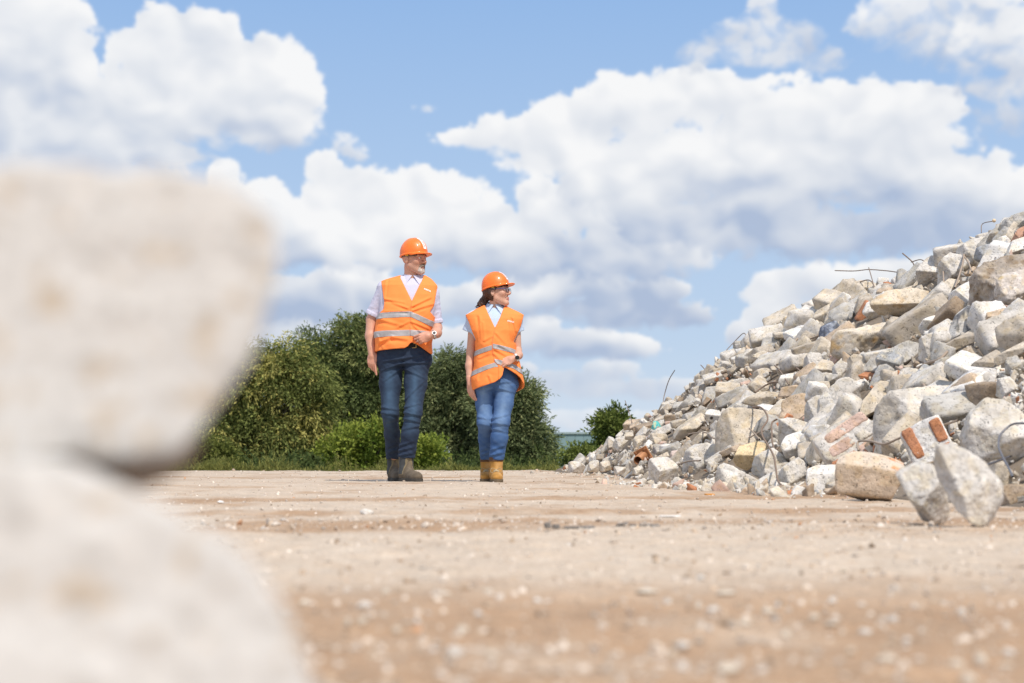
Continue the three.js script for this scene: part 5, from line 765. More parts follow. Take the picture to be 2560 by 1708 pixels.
// a head at the origin of its eyes' level, looking along +z
function headField(woman) {
  const jaw = woman ? 0.9 : 1, nose = woman ? 0.85 : 1;
  return (x, y, z) => {
    const ax = Math.abs(x);
    let d = ell(x, y, z, 0, 0.034, -0.012, 0.077, 0.1, 0.096);
    d = smin(d, ell(x, y, z, 0, -0.035, 0.028, 0.063 * jaw, 0.075, 0.062), 0.03);
    d = smin(d, cap(ax, y, z, [0.052 * jaw, -0.062, 0.004], [0.014 * jaw, -0.106, 0.066], 0.02, 0.018), 0.035);
    d = smin(d, ell(x, y, z, 0, -0.106, 0.07, 0.026 * jaw, 0.019, 0.02), 0.02);
    d = smin(d, ell(ax, y, z, 0.04, -0.026, 0.06, 0.024, 0.022, 0.024), 0.03);
    d = smin(d, cap(ax, y, z, [0.012, 0.019, 0.092], [0.042, 0.021, 0.076], 0.011, 0.009), 0.02);
    d = smax(d, -ell(ax, y, z, 0.032, -0.001, 0.104, 0.019, 0.013, 0.016), 0.014);
    d = smin(d, cap(x, y, z, [0, 0.01, 0.092], [0, -0.03, 0.092 + 0.022 * nose], 0.0085, 0.0115), 0.012);
    d = smin(d, ell(ax, y, z, 0.012, -0.036, 0.1, 0.009, 0.008, 0.011), 0.008);
    d = smin(d, cap(ax, y, z, [0, -0.066, 0.0925], [0.019, -0.07, 0.082], 0.0075, 0.004), 0.009);
    d = smin(d, cap(ax, y, z, [0, -0.08, 0.0905], [0.017, -0.077, 0.082], 0.008, 0.004), 0.009);
    d = smax(d, -cap(ax, y, z, [0, -0.0735, 0.102], [0.023, -0.0735, 0.088], 0.003, 0.002), 0.004);
    const eye = Math.hypot(ax - 0.032, y + 0.001, z - 0.0795) - 0.0135; d = smin(d, smax(eye, -(Math.abs(y + 0.001) - 0.0042), 0.003), 0.004);
    let ear = ell(ax, y + 0.012, z + 0.012, 0.079, 0, 0, 0.009, 0.032, 0.019); ear = smax(ear, -ell(ax, y + 0.006, z + 0.008, 0.089, 0, 0, 0.008, 0.019, 0.01), 0.005); d = smin(d, ear, 0.008);
    return d;
  };
}
// a hand: wrist at the origin, fingers along Y, thumb towards X, back of the hand towards Z
function handField(curl, thumb, scale) {
  const s = scale, bones = [], pal = (a, b, ra, rb) => bones.push([a, b, ra, rb]);
  const base = [[0.03, 0.092], [0.0105, 0.097], [-0.0095, 0.092], [-0.027, 0.083]], len = [[0.043, 0.026, 0.021], [0.047, 0.03, 0.022], [0.044, 0.028, 0.021], [0.034, 0.021, 0.019]];
  base.forEach(([bx, by], i) => { let p = [bx, by, 0], a = 0; for (let k = 0; k < 3; k++) { a += curl[i] * (k === 0 ? 0.9 : k === 1 ? 1.15 : 0.75); const q = [p[0] + bx * 0.06, p[1] + len[i][k] * Math.cos(a), p[2] - len[i][k] * Math.sin(a)]; pal(p, q, 0.0102 - 0.001 * k, 0.0092 - 0.001 * k); p = q; } });
  const th = [[0.026, 0.022, -0.006], [0.026 + 0.024 * thumb, 0.052, -0.014], [0.026 + 0.034 * thumb, 0.083, -0.02 - 0.01 * (1 - thumb)], [0.026 + 0.032 * thumb, 0.108, -0.024 - 0.02 * (1 - thumb)]]; for (let k = 0; k < 3; k++) pal(th[k], th[k + 1], 0.0135 - 0.0018 * k, 0.0118 - 0.0018 * k);
  return (X, Y, Z) => {
    const x = X / s, y = Y / s, z = Z / s;
    let d = ell(x, y, z, 0.002, 0.058, -0.002, 0.043, 0.052, 0.0165); d = smin(d, cap(x, y, z, [0, -0.03, 0], [0.002, 0.03, 0], 0.027, 0.025), 0.02);
    d = smin(d, ell(x, y, z, 0.026, 0.04, -0.012, 0.016, 0.03, 0.014), 0.01);
    let f = 9; for (const [a, b, ra, rb] of bones) f = Math.min(f, cap(x, y, z, a, b, ra, rb));
    return smin(d, f, 0.006) * s;
  };
}
function frame(dir, back) { const Y = V(...dir).normalize(), Z = V(...back); Z.addScaledVector(Y, -Z.dot(Y)).normalize(); return { Y, Z }; }
function merged(list) { return mergeGeometries(list.map((g) => { const h = g.index ? g.toNonIndexed() : g; for (const k of Object.keys(h.attributes)) if (!['position', 'normal', 'color'].includes(k)) h.deleteAttribute(k); return h; })); }
function printed(text, w, h, colour, bg, font) { const c = document.createElement('canvas'); c.width = w; c.height = h; const x = c.getContext('2d'); x.fillStyle = bg; x.fillRect(0, 0, w, h); x.fillStyle = colour; x.font = font; x.textAlign = 'center'; x.textBaseline = 'middle'; x.fillText(text, w / 2, h / 2); const t = new THREE.CanvasTexture(c); return t; }
// a piece of print that lies on a field's surface: rows of points found by walking down to the surface from `from` along `dir`
function onSurface(f, nu, nv, from, dir, lift) {
  const pos = [], uv = [], idx = [];
  for (let j = 0; j <= nv; j++) for (let i = 0; i <= nu; i++) { const p = from(i / nu, j / nv), q = dir(i / nu, j / nv); for (let k = 0; k < 60; k++) { const d = f(p[0], p[1], p[2]) - lift; if (Math.abs(d) < 2e-4) break; p[0] += q[0] * d * 0.7; p[1] += q[1] * d * 0.7; p[2] += q[2] * d * 0.7; } pos.push(...p); uv.push(i / nu, j / nv); if (i < nu && j < nv) { const o = j * (nu + 1) + i; idx.push(o, o + 1, o + nu + 2, o, o + nu + 2, o + nu + 1); } }
  const g = new THREE.BufferGeometry(); g.setAttribute('position', new THREE.Float32BufferAttribute(pos, 3)); g.setAttribute('uv', new THREE.Float32BufferAttribute(uv, 2)); g.setIndex(idx); g.computeVertexNormals(); return g;
}
const printTex = printed('everox', 512, 128, '#fff', '#000', 'bold 112px sans-serif');
const stickTex = printed('everox', 512, 128, '#e0481a', '#ffffff', 'bold 116px sans-serif'); stickTex.colorSpace = THREE.SRGBColorSpace;
const printMat = new THREE.MeshStandardMaterial({ color: 0xffffff, roughness: 0.7, alphaMap: printTex, transparent: true, alphaTest: 0.4, side: THREE.DoubleSide });
const stickMat = new THREE.MeshStandardMaterial({ map: stickTex, roughness: 0.45, side: THREE.DoubleSide });
const M = {
  skinMan: std([1, 1, 1], 0.5, { vertexColors: true }), vest: std([1.0, 0.275, 0.06], 0.8, { vertexColors: true, side: THREE.DoubleSide }), tape: std([0.42, 0.41, 0.425], 0.45, { vertexColors: true }), helmet: new THREE.MeshPhysicalMaterial({ roughness: 0.45, clearcoat: 0.4, clearcoatRoughness: 0.1, vertexColors: true }),
  cloth: std([1, 1, 1], 0.9, { vertexColors: true }), steel: std([0.6, 0.6, 0.62], 0.25, { metalness: 0.9 }), black: std([0.015, 0.015, 0.017], 0.4), gold: std([0.7, 0.5, 0.2], 0.3, { metalness: 0.9 }), lens: new THREE.MeshPhysicalMaterial({ color: 0xffffff, transmission: 1, thickness: 0, roughness: 0.02 }),
};
M.helmet.color.setRGB(0.95, 0.185, 0.012);

function person(cfg) {
  const d0 = groundDepth(cfg.foot), base = at(cfg.x, cfg.foot, d0); base.y = Math.min(...[-0.15, 0, 0.15].flatMap((u) => [-0.1, 0.05, 0.2].map((w) => gh(base.x + u, base.z + w)))) - 0.001;
  const g = group('person', base); tag(g, cfg.label, 'person');
  const J = (px, py, dz = 0) => { const p = at(px, py, d0 - dz); return [p.x - base.x, p.y - base.y, p.z - base.z]; };
  const Yof = (py) => J(cfg.x, py)[1], rows = (t, k = 0) => t.map(([py, l, r, zc, rz]) => [J(l, py)[1], J(l, py)[0] - k, J(r, py)[0] + k, zc, rz + k]).sort((a, b) => a[0] - b[0]);
  const sampled = (q) => { q.sort((a, b) => a[0] - b[0]); const x0 = q[0][0], x1 = q[q.length - 1][0], n = 240, T = new Float64Array(n + 2); for (let i = 0; i <= n; i++) T[i] = table(q, lerp(x0, x1, i / n))[1]; T[n + 1] = T[n]; return (x) => { const t = clamp((x - x0) / (x1 - x0) * n, 0, n), i = Math.floor(t); return T[i] + (T[i + 1] - T[i]) * (t - i); }; };
  const line = (t) => sampled(t.map(([a, b]) => [J(a, b)[0], J(a, b)[1]])), edgeX = (t) => sampled(t.map(([a, b]) => [J(a, b)[1], J(a, b)[0]]));
  const W = cfg.woman, S = cfg.skin;
  // ---- clothing fields
  const foldLines = (t) => { const L = t.map(([a, b, c, d, amp, w = 0.011]) => { const A = J(a, b), B = J(c, d); return [A[0], A[1], B[0] - A[0], B[1] - A[1], amp, w]; }); return (x, y) => { let s = 0; for (const [ax, ay, bx, by, amp0, w] of L) { const amp = amp0 * (cfg.foldScale ?? 0.75); const px = x - ax, py = y - ay; if (Math.abs(px) > 0.3 || Math.abs(py) > 0.2) continue; const l2 = bx * bx + by * by, t = clamp((px * bx + py * by) / l2, 0, 1), dx = px - bx * t, dy = py - by * t, d2 = dx * dx + dy * dy; if (d2 > 0.004) continue; const side = (bx * py - by * px) * Math.sign(bx || 1) / Math.sqrt(l2), q = side / w, end = 1 - 0.6 * t; s += amp * end * (Math.exp(-Math.pow(q - 0.7, 2)) - 0.9 * Math.exp(-Math.pow(q + 0.7, 2))) * Math.exp(-Math.max(0, d2 - side * side) / (w * w)); } return s; }; };
  const vLines = foldLines(cfg.vestLines), jLines = foldLines(cfg.jeansLines);
  const vestTube = fieldFromRows(rows(cfg.vest)), torso = fieldFromRows(rows(cfg.vest, -0.022)), aL = edgeX(cfg.armholeL), aR = edgeX(cfg.armholeR), armY = Yof(cfg.armpit), hemF = line(cfg.hemFront), hemB = line(cfg.hemBack), topY = Yof(cfg.top), vL = edgeX(cfg.neckL), vR = edgeX(cfg.neckR), vBot = Yof(cfg.neckBottom), openX = edgeX(cfg.seam);
  const vestFold = (x, y, z) => { const k = cfg.fold, low = sstep(vBot + 0.12, vBot - 0.1, y), sx = x > openX(y) ? 1 : -1; return k * ((0.7 + 0.9 * low) * fbm(x * 6.5 + 3, y * 5.5, z * 4 + 4, 2) * 1.6 + (0.25 + 0.9 * low) * ridged(x * 4.5 * sx + y * 7 + 2, y * 8 - x * 5 * sx, z * 4, 2) * 0.5) + (z > 0 ? vLines(x, y) : 0); };
  const vestOuter = (x, y, z) => {
    let d = vestTube(x, y, z); if (Math.abs(d) < 0.045) d -= vestFold(x, y, z);
    d += (x > openX(y) ? -0.003 : 0.0015) * (z > 0 ? 1 : 0);                   // one front lies over the other
    return d;
  };
  const vestCuts = (x, y, z) => {
    let c = y - topY;
    if (y > armY - 0.05) { const s = y > armY ? 0 : (armY - y) * 1.2; c = Math.max(c, aL(y) - s - x, x - aR(y) - s); }
    const hem = lerp(hemB(x), hemF(x), sstep(-0.02, 0.05, z)); c = Math.max(c, (hem - y) * 0.7);
    if (z > -0.03) { if (y > vBot) c = Math.max(c, Math.min(x - vL(y), vR(y) - x)); } else if (y > topY - 0.03) c = Math.max(c, Math.min(x - vL(topY), vR(topY) - x));
    return c;
  };
  const vestF = (x, y, z) => { const o = vestOuter(x, y, z); return Math.max(o, -(o + 0.016), vestCuts(x, y, z)); };
  const lo = (a) => a, box = (pxl, pyb, z0, pxr, pyt, z1) => [[J(pxl, pyb)[0], J(pxl, pyb)[1], z0], [J(pxr, pyt)[0], J(pxr, pyt)[1], z1]];
  const [b0, b1] = box(...cfg.vestBox);
  const vest = mesh('vest', skin(vestF, b0, b1, 0.0066, (x, y, z) => { const t = 1 + 0.05 * fbm(x * 30, y * 30, z * 30, 2); return [Math.min(1, t), t, t]; }), M.vest, g);
  tag(vest, 'orange safety vest with two reflective bands');
  for (const t of cfg.tapes) { const yc = line(t.line), [t0, t1] = box(...t.box); mesh('reflective_band', skin((x, y, z) => { const o = vestOuter(x, y, z); return Math.max(o - 0.003, -(o + 0.009), Math.abs(y - yc(x)) - t.half, vestCuts(x, y, z) + 0.001, t.side ? t.side(x, y, z, openX(y)) : -1); }, t0, t1, 0.0044, (x, y, z) => { const k = 0.92 + 0.25 * fbm(x * 40, y * 8, z * 40, 2); return [k, k, k]; }), M.tape, vest); }
  { const f = vestOuter, pr = mesh('vest_print', onSurface(f, 24, 5, (u, v) => { const p = J(lerp(cfg.print[0], cfg.print[2], u), lerp(cfg.print[1], cfg.print[3], u) - (v - 0.5) * cfg.print[4], 0); return [p[0], p[1], 0.3]; }, () => [0, 0, -1], 0.0025), printMat, vest); pr.castShadow = false; }
  { const pts = []; const y0 = Yof(cfg.seamBottom), y1 = vBot; for (let i = 0; i <= 22; i++) { const y = lerp(y1, y0, i / 22), x = openX(y) + 0.001; let z = 0.3; for (let k = 0; k < 60; k++) z -= Math.max(1e-4, vestOuter(x, y, z) * 0.7); pts.push(V(x, y, z)); } mesh('front_edge', new THREE.TubeGeometry(new THREE.CatmullRomCurve3(pts), 60, 0.0042, 6), std([0.92, 0.22, 0.08], 0.8), vest); }
  // ---- shirt
  const sh = cfg.sleeves.map(([a, b, ra, rb, end]) => [J(...a), J(...b), ra, rb, end]);
  const shirtFold = (x, y, z) => 0.0045 * ridged(x * 11 + y * 8, y * 15 - x * 9, z * 11, 2);
  const nb = J(...cfg.neckBase), shirtLow = Yof(cfg.shirtBottom);
  const shirtF = (x, y, z) => {
    let d = Math.max(torso(x, y, z) - 0.008, shirtLow - y, y - topY - 0.004 + 0.45 * Math.max(0, z - nb[2]));
    for (const [a, b, ra, rb, end] of sh) { const t = capT(x, y, z, a, b); let s = cap(x, y, z, a, b, ra, rb); if (Math.abs(s) < 0.04) s -= shirtFold(x, y, z); if (W) s -= 0.012 * sstep(0.3, 1, t); else s -= 0.006 * sstep(end - 0.13, end - 0.1, t); const l = Math.hypot(b[0] - a[0], b[1] - a[1], b[2] - a[2]); s = Math.max(s, (t - end) * l); d = smin(d, s, 0.02); }
    return d;
  };
  const [s0, s1] = box(...cfg.shirtBox);
  const shirt = mesh('shirt', skin(shirtF, s0, s1, 0.0075, (x, y, z) => { const t = 1 + 0.04 * fbm(x * 60, y * 60, z * 60, 2); return cfg.shirt.map((c) => c * t); }), M.cloth, g);
  { const cl = (x, y, z) => { const px = x - nb[0], py = y - nb[1] - 0.016 + cfg.collar.tilt * (z - nb[2]) , pz = z - nb[2], r = Math.hypot(px, pz), R = cfg.collar.r + Math.max(0, 0.03 - py) * cfg.collar.flare, open = Math.abs(px) - (0.004 + Math.max(0, 0.034 - py) * cfg.collar.open); let d = Math.max(Math.abs(r - R) - 0.0045, py - 0.036, -cfg.collar.low - py - (pz > 0 ? Math.max(0, 0.02 - Math.abs(Math.abs(px) - 0.05)) * 1.2 : 0)); if (pz > 0) d = Math.max(d, -open); return d; }; mesh('collar', skin(cl, [nb[0] - 0.16, nb[1] - 0.1, nb[2] - 0.15], [nb[0] + 0.16, nb[1] + 0.08, nb[2] + 0.16], 0.0035, () => cfg.shirt.map((c) => c * 1.02)), M.cloth, shirt); }
  { const b = new THREE.SphereGeometry(0.0055, 10, 8); b.scale(1, 1, 0.5); for (const k of [0.03, 0.09]) { const y = topY - 0.02 - k * 0.9, x = (vL(y) + vR(y)) / 2; if (y < vBot + 0.02) continue; let z = 0.3; for (let i = 0; i < 60; i++) z -= Math.max(1e-4, shirtF(x, y, z) * 0.7); const m = mesh('button', b, M.cloth2 ?? (M.cloth2 = std([0.6, 0.62, 0.68], 0.5)), shirt); m.position.set(x, y, z + 0.001); } }
  // ---- jeans
  const legs = cfg.legs.map((l) => l.map(([px, py, dz, r]) => [...J(px, py, dz), r])), waist = fieldFromRows(rows(cfg.waist)), wTop = Yof(cfg.waistTop), cuffs = cfg.cuffs.map(Yof);
  const crease = (x, y, z) => { const k = 0.12 + 0.75 * Math.exp(-Math.pow((y - cfg.kneeY) / 0.09, 2)) + 1.1 * Math.exp(-Math.pow((y - 0.22) / 0.08, 2)) + 0.9 * Math.exp(-Math.pow((y - cfg.crotchY) / 0.09, 2)); return 0.0048 * k * (ridged(x * 6 + y * 7, y * 15 + x * 11, z * 6, 2)) + 0.002 * fbm(x * 20, y * 20, z * 20, 2) + jLines(x, y); };
  const legF = (x, y, z, l) => { let d = 9; for (let i = 0; i < l.length - 1; i++) d = smin(d, cap(x, y, z, l[i], l[i + 1], l[i][3], l[i + 1][3]), 0.03); return d; };
  const jeansF = (x, y, z) => {
    let d = smax(Math.max(waist(x, y, z), y - wTop), Yof(cfg.waistLow) - y, 0.07);
    const a = Math.max(legF(x, y, z, legs[0]), cuffs[0] - y), b = Math.max(legF(x, y, z, legs[1]), cuffs[1] - y);
    d = smin(smin(d, a, 0.06), smin(d, b, 0.06), 0.008);
    return Math.abs(d) < 0.05 ? d - crease(x, y, z) : d;
  };
  const [j0, j1] = box(...cfg.jeansBox);
  const jeans = mesh('jeans', skin(jeansF, j0, j1, 0.0072, (x, y, z, nx, ny, nz) => { const l = legs[0], m = legs[1]; let worn = 0; for (const q of [l, m]) { const t = table([...q].map((p) => [p[1], p[0]]).sort((u, v) => u[0] - v[0]), y)[1]; worn = Math.max(worn, Math.exp(-Math.pow((x - t) / 0.045, 2))); } worn *= sstep(0.3, 0.5, y) * sstep(cfg.crotchY + 0.08, cfg.crotchY - 0.06, y) * (0.6 + 0.7 * fbm(x * 14, y * 5, z * 14, 3)) ; const c = mixc(cfg.denim[0], cfg.denim[1], clamp(worn + 0.22 * fbm(x * 25, y * 40, z * 25, 2) + 0.12 * sstep(0.1, 0.5, ridged(x * 6 + y * 7, y * 15 + x * 11, z * 6, 2)), 0, 1)); return c; }), M.cloth, g);
  if (cfg.belt) { const yb = Yof(cfg.belt[0]); const bl = mesh('belt', skin((x, y, z) => Math.max(waist(x, y, z) - 0.006, -(waist(x, y, z) + 0.006), Math.abs(y - yb) - 0.019), [j0[0], yb - 0.03, j0[2]], [j1[0], yb + 0.03, j1[2]], 0.0045, () => [0.015, 0.014, 0.014]), M.cloth, g); const [bx, by] = J(cfg.belt[1], cfg.belt[0]); let z = 0.3; for (let i = 0; i < 60; i++) z -= Math.max(1e-4, (waist(bx, by, z) - 0.007) * 0.7); const bk = mesh('buckle', new THREE.TorusGeometry(0.022, 0.0028, 6, 4), M.gold, bl); bk.rotation.z = Math.PI / 4; bk.position.set(bx, by, z + 0.003); bk.scale.set(1.1, 1, 1); }
  // ---- head
  const hc = J(...cfg.head), hm = yawM(cfg.yaw, cfg.pitch, cfg.roll ?? 0).scale(V(cfg.headScale, cfg.headScale, cfg.headScale)).setPosition(...hc), hf = headField(W), hi = hm.clone().invert(), tmp = V();
  const headCol = (x, y, z, nx, ny, nz) => {
    let c = [...S]; const ax = Math.abs(x);
    const red = Math.exp(-Math.pow((ax - 0.045) / 0.02, 2) - Math.pow((y + 0.03) / 0.025, 2)) + Math.exp(-Math.pow(x / 0.013, 2) - Math.pow((y + 0.03) / 0.012, 2)) * (z > 0.08 ? 1 : 0); c = mixc(c, [S[0] * 1.02, S[1] * 0.8, S[2] * 0.75], 0.5 * clamp(red, 0, 1));
    if (z > 0.07 && ax < 0.024 && y < -0.06 && y > -0.089) { const k = sstep(0.024, 0.016, ax) * (1 - sstep(0.010, 0.014, Math.abs(y + 0.0745))); c = mixc(c, cfg.lips, 0.8 * k); }
    const brow = Math.exp(-Math.pow((y - 0.0225 + 0.12 * Math.abs(ax - 0.03)) / 0.0045, 2)) * sstep(0.008, 0.014, ax) * sstep(0.054, 0.044, ax) * (z > 0.05 ? 1 : 0); c = mixc(c, cfg.brow, 0.8 * brow);
    if (!W) { const hair = sstep(-0.01, 0.02, y) * sstep(0.045, 0.02, z) * (ax > 0.085 ? 0 : 1); c = mixc(c, [0.20, 0.155, 0.13], 0.55 * hair); const st = sstep(-0.035, -0.065, y) * sstep(-0.02, 0.02, z); c = mixc(c, [0.36, 0.27, 0.23], 0.22 * st); }
    return c.map((v) => v * (1 + 0.06 * fbm(x * 90, y * 90, z * 90, 2)));
  };
  const headGeo = skin(hf, [-0.1, -0.14, -0.12], [0.1, 0.15, 0.135], 0.003, headCol).applyMatrix4(hm);
  const inHead = (x, y, z) => tmp.set(x, y, z).applyMatrix4(hi);
  // ---- body: neck, arms, trunk and legs in one skin, with head and hands worked finer
  const arms = cfg.arms.map((a) => a.map(([px, py, dz, r]) => [...J(px, py, dz), r])), neckTop = tmp.set(0, -0.06, -0.02).applyMatrix4(hm).toArray();
  const bodyF = (x, y, z) => {
    let d = Math.max(torso(x, y, z) + 0.014, y - topY + 0.005, wTop + 0.01 - y); d = smin(d, Math.max(waist(x, y, z) + 0.03, y - wTop + 0.02, Yof(cfg.waistLow) + 0.03 - y), 0.02);
    d = smin(d, cap(x, y, z, [nb[0], nb[1] - 0.05, nb[2] - 0.012], neckTop, cfg.neckR_ + 0.006, cfg.neckR_), 0.035);
    for (const a of arms) { let e = 9; for (let i = 0; i < a.length - 1; i++) e = smin(e, cap(x, y, z, a[i], a[i + 1], a[i][3], a[i + 1][3]), 0.018); d = smin(d, e, 0.02); }
    for (const l of legs) { let e = 9; for (let i = 0; i < l.length - 1; i++) e = Math.min(e, cap(x, y, z, l[i], l[i + 1], l[i][3] - 0.024, l[i + 1][3] - 0.024)); d = smin(d, Math.max(e, 0.12 - y), 0.03); }
    return d;
  };
  const bodyCol = (x, y, z) => { const t = 1 + 0.07 * fbm(x * 30, y * 30, z * 30, 2); return S.map((v, i) => v * t * (i ? 1 : 1)); };
  const [o0, o1] = box(...cfg.bodyBox), parts = [headGeo, skin(bodyF, o0, o1, 0.0085, bodyCol)];
  const hands = cfg.hands.map((h) => { const fr = frame(h.dir, h.back), X = V(...(h.thumbDir)); X.addScaledVector(fr.Y, -X.dot(fr.Y)).addScaledVector(fr.Z, -X.dot(fr.Z)).normalize(); const o = J(...h.at), f = handField(h.curl, h.thumb, h.scale); const q = (x, y, z) => { const a = x - o[0], b = y - o[1], c = z - o[2]; return f(a * X.x + b * X.y + c * X.z, a * fr.Y.x + b * fr.Y.y + c * fr.Y.z, a * fr.Z.x + b * fr.Z.y + c * fr.Z.z); }; const R = 0.135; const cen = [o[0] + fr.Y.x * 0.08, o[1] + fr.Y.y * 0.08, o[2] + fr.Y.z * 0.08]; parts.push(skin(q, cen.map((v) => v - R), cen.map((v) => v + R), 0.003, (x, y, z) => { const t = 1 + 0.08 * fbm(x * 50, y * 50, z * 50, 2); return [S[0] * 1.02 * t, S[1] * 0.93 * t, S[2] * 0.92 * t]; })); return { o, ...fr, X }; });
  const body = mesh('body', merged(parts), M.skinMan, g);
  // eyes
  for (const sx of [-1, 1]) { const e = new THREE.SphereGeometry(0.0128, 20, 16), p = e.attributes.position, c = []; for (let i = 0; i < p.count; i++) { const a = Math.hypot(p.getX(i) - 0.002, p.getY(i)), f = p.getZ(i) > 0; c.push(...(f && a < 0.003 ? [0.01, 0.01, 0.01] : f && a < 0.0062 ? cfg.iris : [0.62, 0.58, 0.55])); } e.setAttribute('color', new THREE.Float32BufferAttribute(c, 3)); e.translate(sx * 0.032, -0.001, 0.0795); e.applyMatrix4(hm); mesh('eye', e, M.eye ?? (M.eye = std([1, 1, 1], 0.2, { vertexColors: true })), body); }
  // hair
  if (W) {
    const hairN = (x, y, z) => 0.0035 * ridged(x * 40, y * 9, z * 40, 2) + 0.003 * noise(x * 50, y * 50, z * 50);
    const hairF = (x, y, z) => {
      let d = hf(x, y, z) - 0.011 - hairN(x, y, z); d = Math.max(d, z - (0.052 - 0.55 * Math.max(0, 0.03 - y) - 0.02) , -y - 0.075); const ax = Math.abs(x);
      d = Math.max(d, -ell(ax, y, z, 0.085, -0.016, -0.004, 0.022, 0.032, 0.021));                   // the ears stay free
      d = Math.max(d, Math.min(0.035 - y, z + 0.02) > 0 && y < -0.0 ? z + 0.02 : -1);
      let tail = cap(x, y, z, [0.0, -0.03, -0.1], [0.0, -0.085, -0.135], 0.024, 0.03); tail = smin(tail, cap(x, y, z, [0, -0.085, -0.135], [-0.005, -0.15, -0.145], 0.032, 0.02), 0.02);
      return smin(d, tail - 0.011 * ridged(x * 32, y * 26, z * 32, 2) - 0.004 * noise(x * 90, y * 90, z * 90), 0.02);
    };
    const hair = mesh('hair', skin(hairF, [-0.11, -0.2, -0.2], [0.11, 0.15, 0.1], 0.004, (x, y, z) => { const t = 0.7 + 0.7 * Math.max(0, ridged(x * 40, y * 20, z * 40, 2)); return [0.05 * t, 0.024 * t, 0.014 * t]; }).applyMatrix4(hm), std([1, 1, 1], 0.5, { vertexColors: true }), g);
    const r = rng(9), curls = []; for (let i = 0; i < 46; i++) { const a = r() * 6.28, rr = 0.02 + 0.014 * r(), y0 = -0.05 - 0.09 * r(), pts = []; for (let k = 0; k < 6; k++) pts.push(V(rr * Math.cos(a + k * 0.9) * (0.8 + 0.2 * k / 5) - 0.002 * k, y0 - 0.009 * k, -0.132 - 0.004 * k + rr * Math.sin(a + k * 0.9) * (1 + 0.12 * k))); curls.push(new THREE.TubeGeometry(new THREE.CatmullRomCurve3(pts), 14, 0.0016, 4).applyMatrix4(hm)); } mesh('curls', mergeGeometries(curls), std([0.055, 0.026, 0.015], 0.5), hair);
    // glasses
    const gl = new THREE.Group(); gl.name = 'glasses'; g.add(gl); gl.applyMatrix4(hm); const rimM = std([0.03, 0.028, 0.035], 0.3), blue = std([0.02, 0.05, 0.32], 0.35);
    for (const sx of [-1, 1]) { const pts = []; for (let i = 0; i < 28; i++) { const a = i / 28 * 6.2832, c = Math.cos(a), s = Math.sin(a), k = Math.pow(Math.pow(Math.abs(c), 3) + Math.pow(Math.abs(s), 3), -1 / 3); pts.push(V(sx * 0.033 + c * k * 0.025, -0.008 + s * k * 0.021, 0.1075 - 0.12 * Math.abs(c * k * 0.025) * (sx * c > 0 ? 1 : 0))); } const cu = new THREE.CatmullRomCurve3(pts, true); mesh('rim', new THREE.TubeGeometry(cu, 60, 0.0019, 6, true), rimM, gl); const lens = new THREE.ShapeGeometry(new THREE.Shape(pts.map((p) => new THREE.Vector2(p.x, p.y)))); lens.translate(0, 0, 0.1065); mesh('lens', lens, M.lens, gl).castShadow = false; mesh('temple', new THREE.TubeGeometry(new THREE.CatmullRomCurve3([V(sx * 0.058, 0.006, 0.1), V(sx * 0.078, 0.008, 0.05), V(sx * 0.083, 0.008, -0.01), V(sx * 0.082, -0.005, -0.025)]), 30, 0.0024, 6), blue, gl); }
    mesh('bridge', new THREE.TubeGeometry(new THREE.CatmullRomCurve3([V(-0.009, -0.002, 0.1075), V(0, 0.002, 0.11), V(0.009, -0.002, 0.1075)]), 12, 0.0019, 6), rimM, gl);
  } else {
    const beardF = (x, y, z) => { const ax = Math.abs(x); let d = hf(x, y, z) - 0.0045 - 0.003 * ridged(x * 90, y * 60, z * 90, 2); const chin = ell(x, y, z, 0, -0.104, 0.078, 0.03, 0.024, 0.03), side = cap(ax, y, z, [0.025, -0.066, 0.085], [0.026, -0.1, 0.075], 0.008, 0.012), mo = cap(ax, y, z, [0, -0.053, 0.104], [0.026, -0.066, 0.088], 0.0085, 0.008); return Math.max(d, Math.min(chin, side, mo)); };
    mesh('beard', skin(beardF, [-0.06, -0.15, 0.03], [0.06, -0.03, 0.14], 0.0024, (x, y, z) => { const m = y > -0.075 ? [0.2, 0.16, 0.13] : [0.52, 0.46, 0.42], t = 0.8 + 0.5 * Math.max(0, ridged(x * 120, y * 60, z * 120, 2)); return m.map((v) => v * t); }).applyMatrix4(hm), M.cloth, g);
  }
  // ---- helmet
  {
    const yb = (z) => 0.018 + 0.1 * z + cfg.helmetUp;
    const sh_ = (x, y, z) => ell(x, y, z, 0, 0.045, -0.004, 0.1, 0.122, 0.117) - 0.0022 * (Math.exp(-Math.pow(x / 0.007, 2)) + Math.exp(-Math.pow((Math.abs(x) - 0.034) / 0.006, 2))) * sstep(0.07, 0.12, y);
    const helF = (x, y, z) => {
      const o = sh_(x, y, z); let d = Math.max(o, -(o + 0.008), yb(z) - y);
      const rim = Math.max(Math.hypot(Math.max(0, Math.abs(o + 0.001) - 0.002), y - yb(z) - 0.003) - 0.0055, -1); d = smin(d, rim, 0.004);
      const q = (Math.hypot(x / 0.094, (z - 0.03) / 0.132) - 1) * 0.094, yp = yb(z) + 0.006 - 0.16 * Math.max(0, z - 0.09) - 1.6 * x * x, peak = Math.max(q, Math.abs(y - yp) - 0.0042, 0.03 - z, -(o + 0.005)); return smin(d, peak, 0.012);
    };
    const hel = mesh('helmet', skin(helF, [-0.125, -0.04, -0.14], [0.125, 0.185, 0.19], 0.0042, () => [1, 1, 1]).applyMatrix4(hm), M.helmet, g);
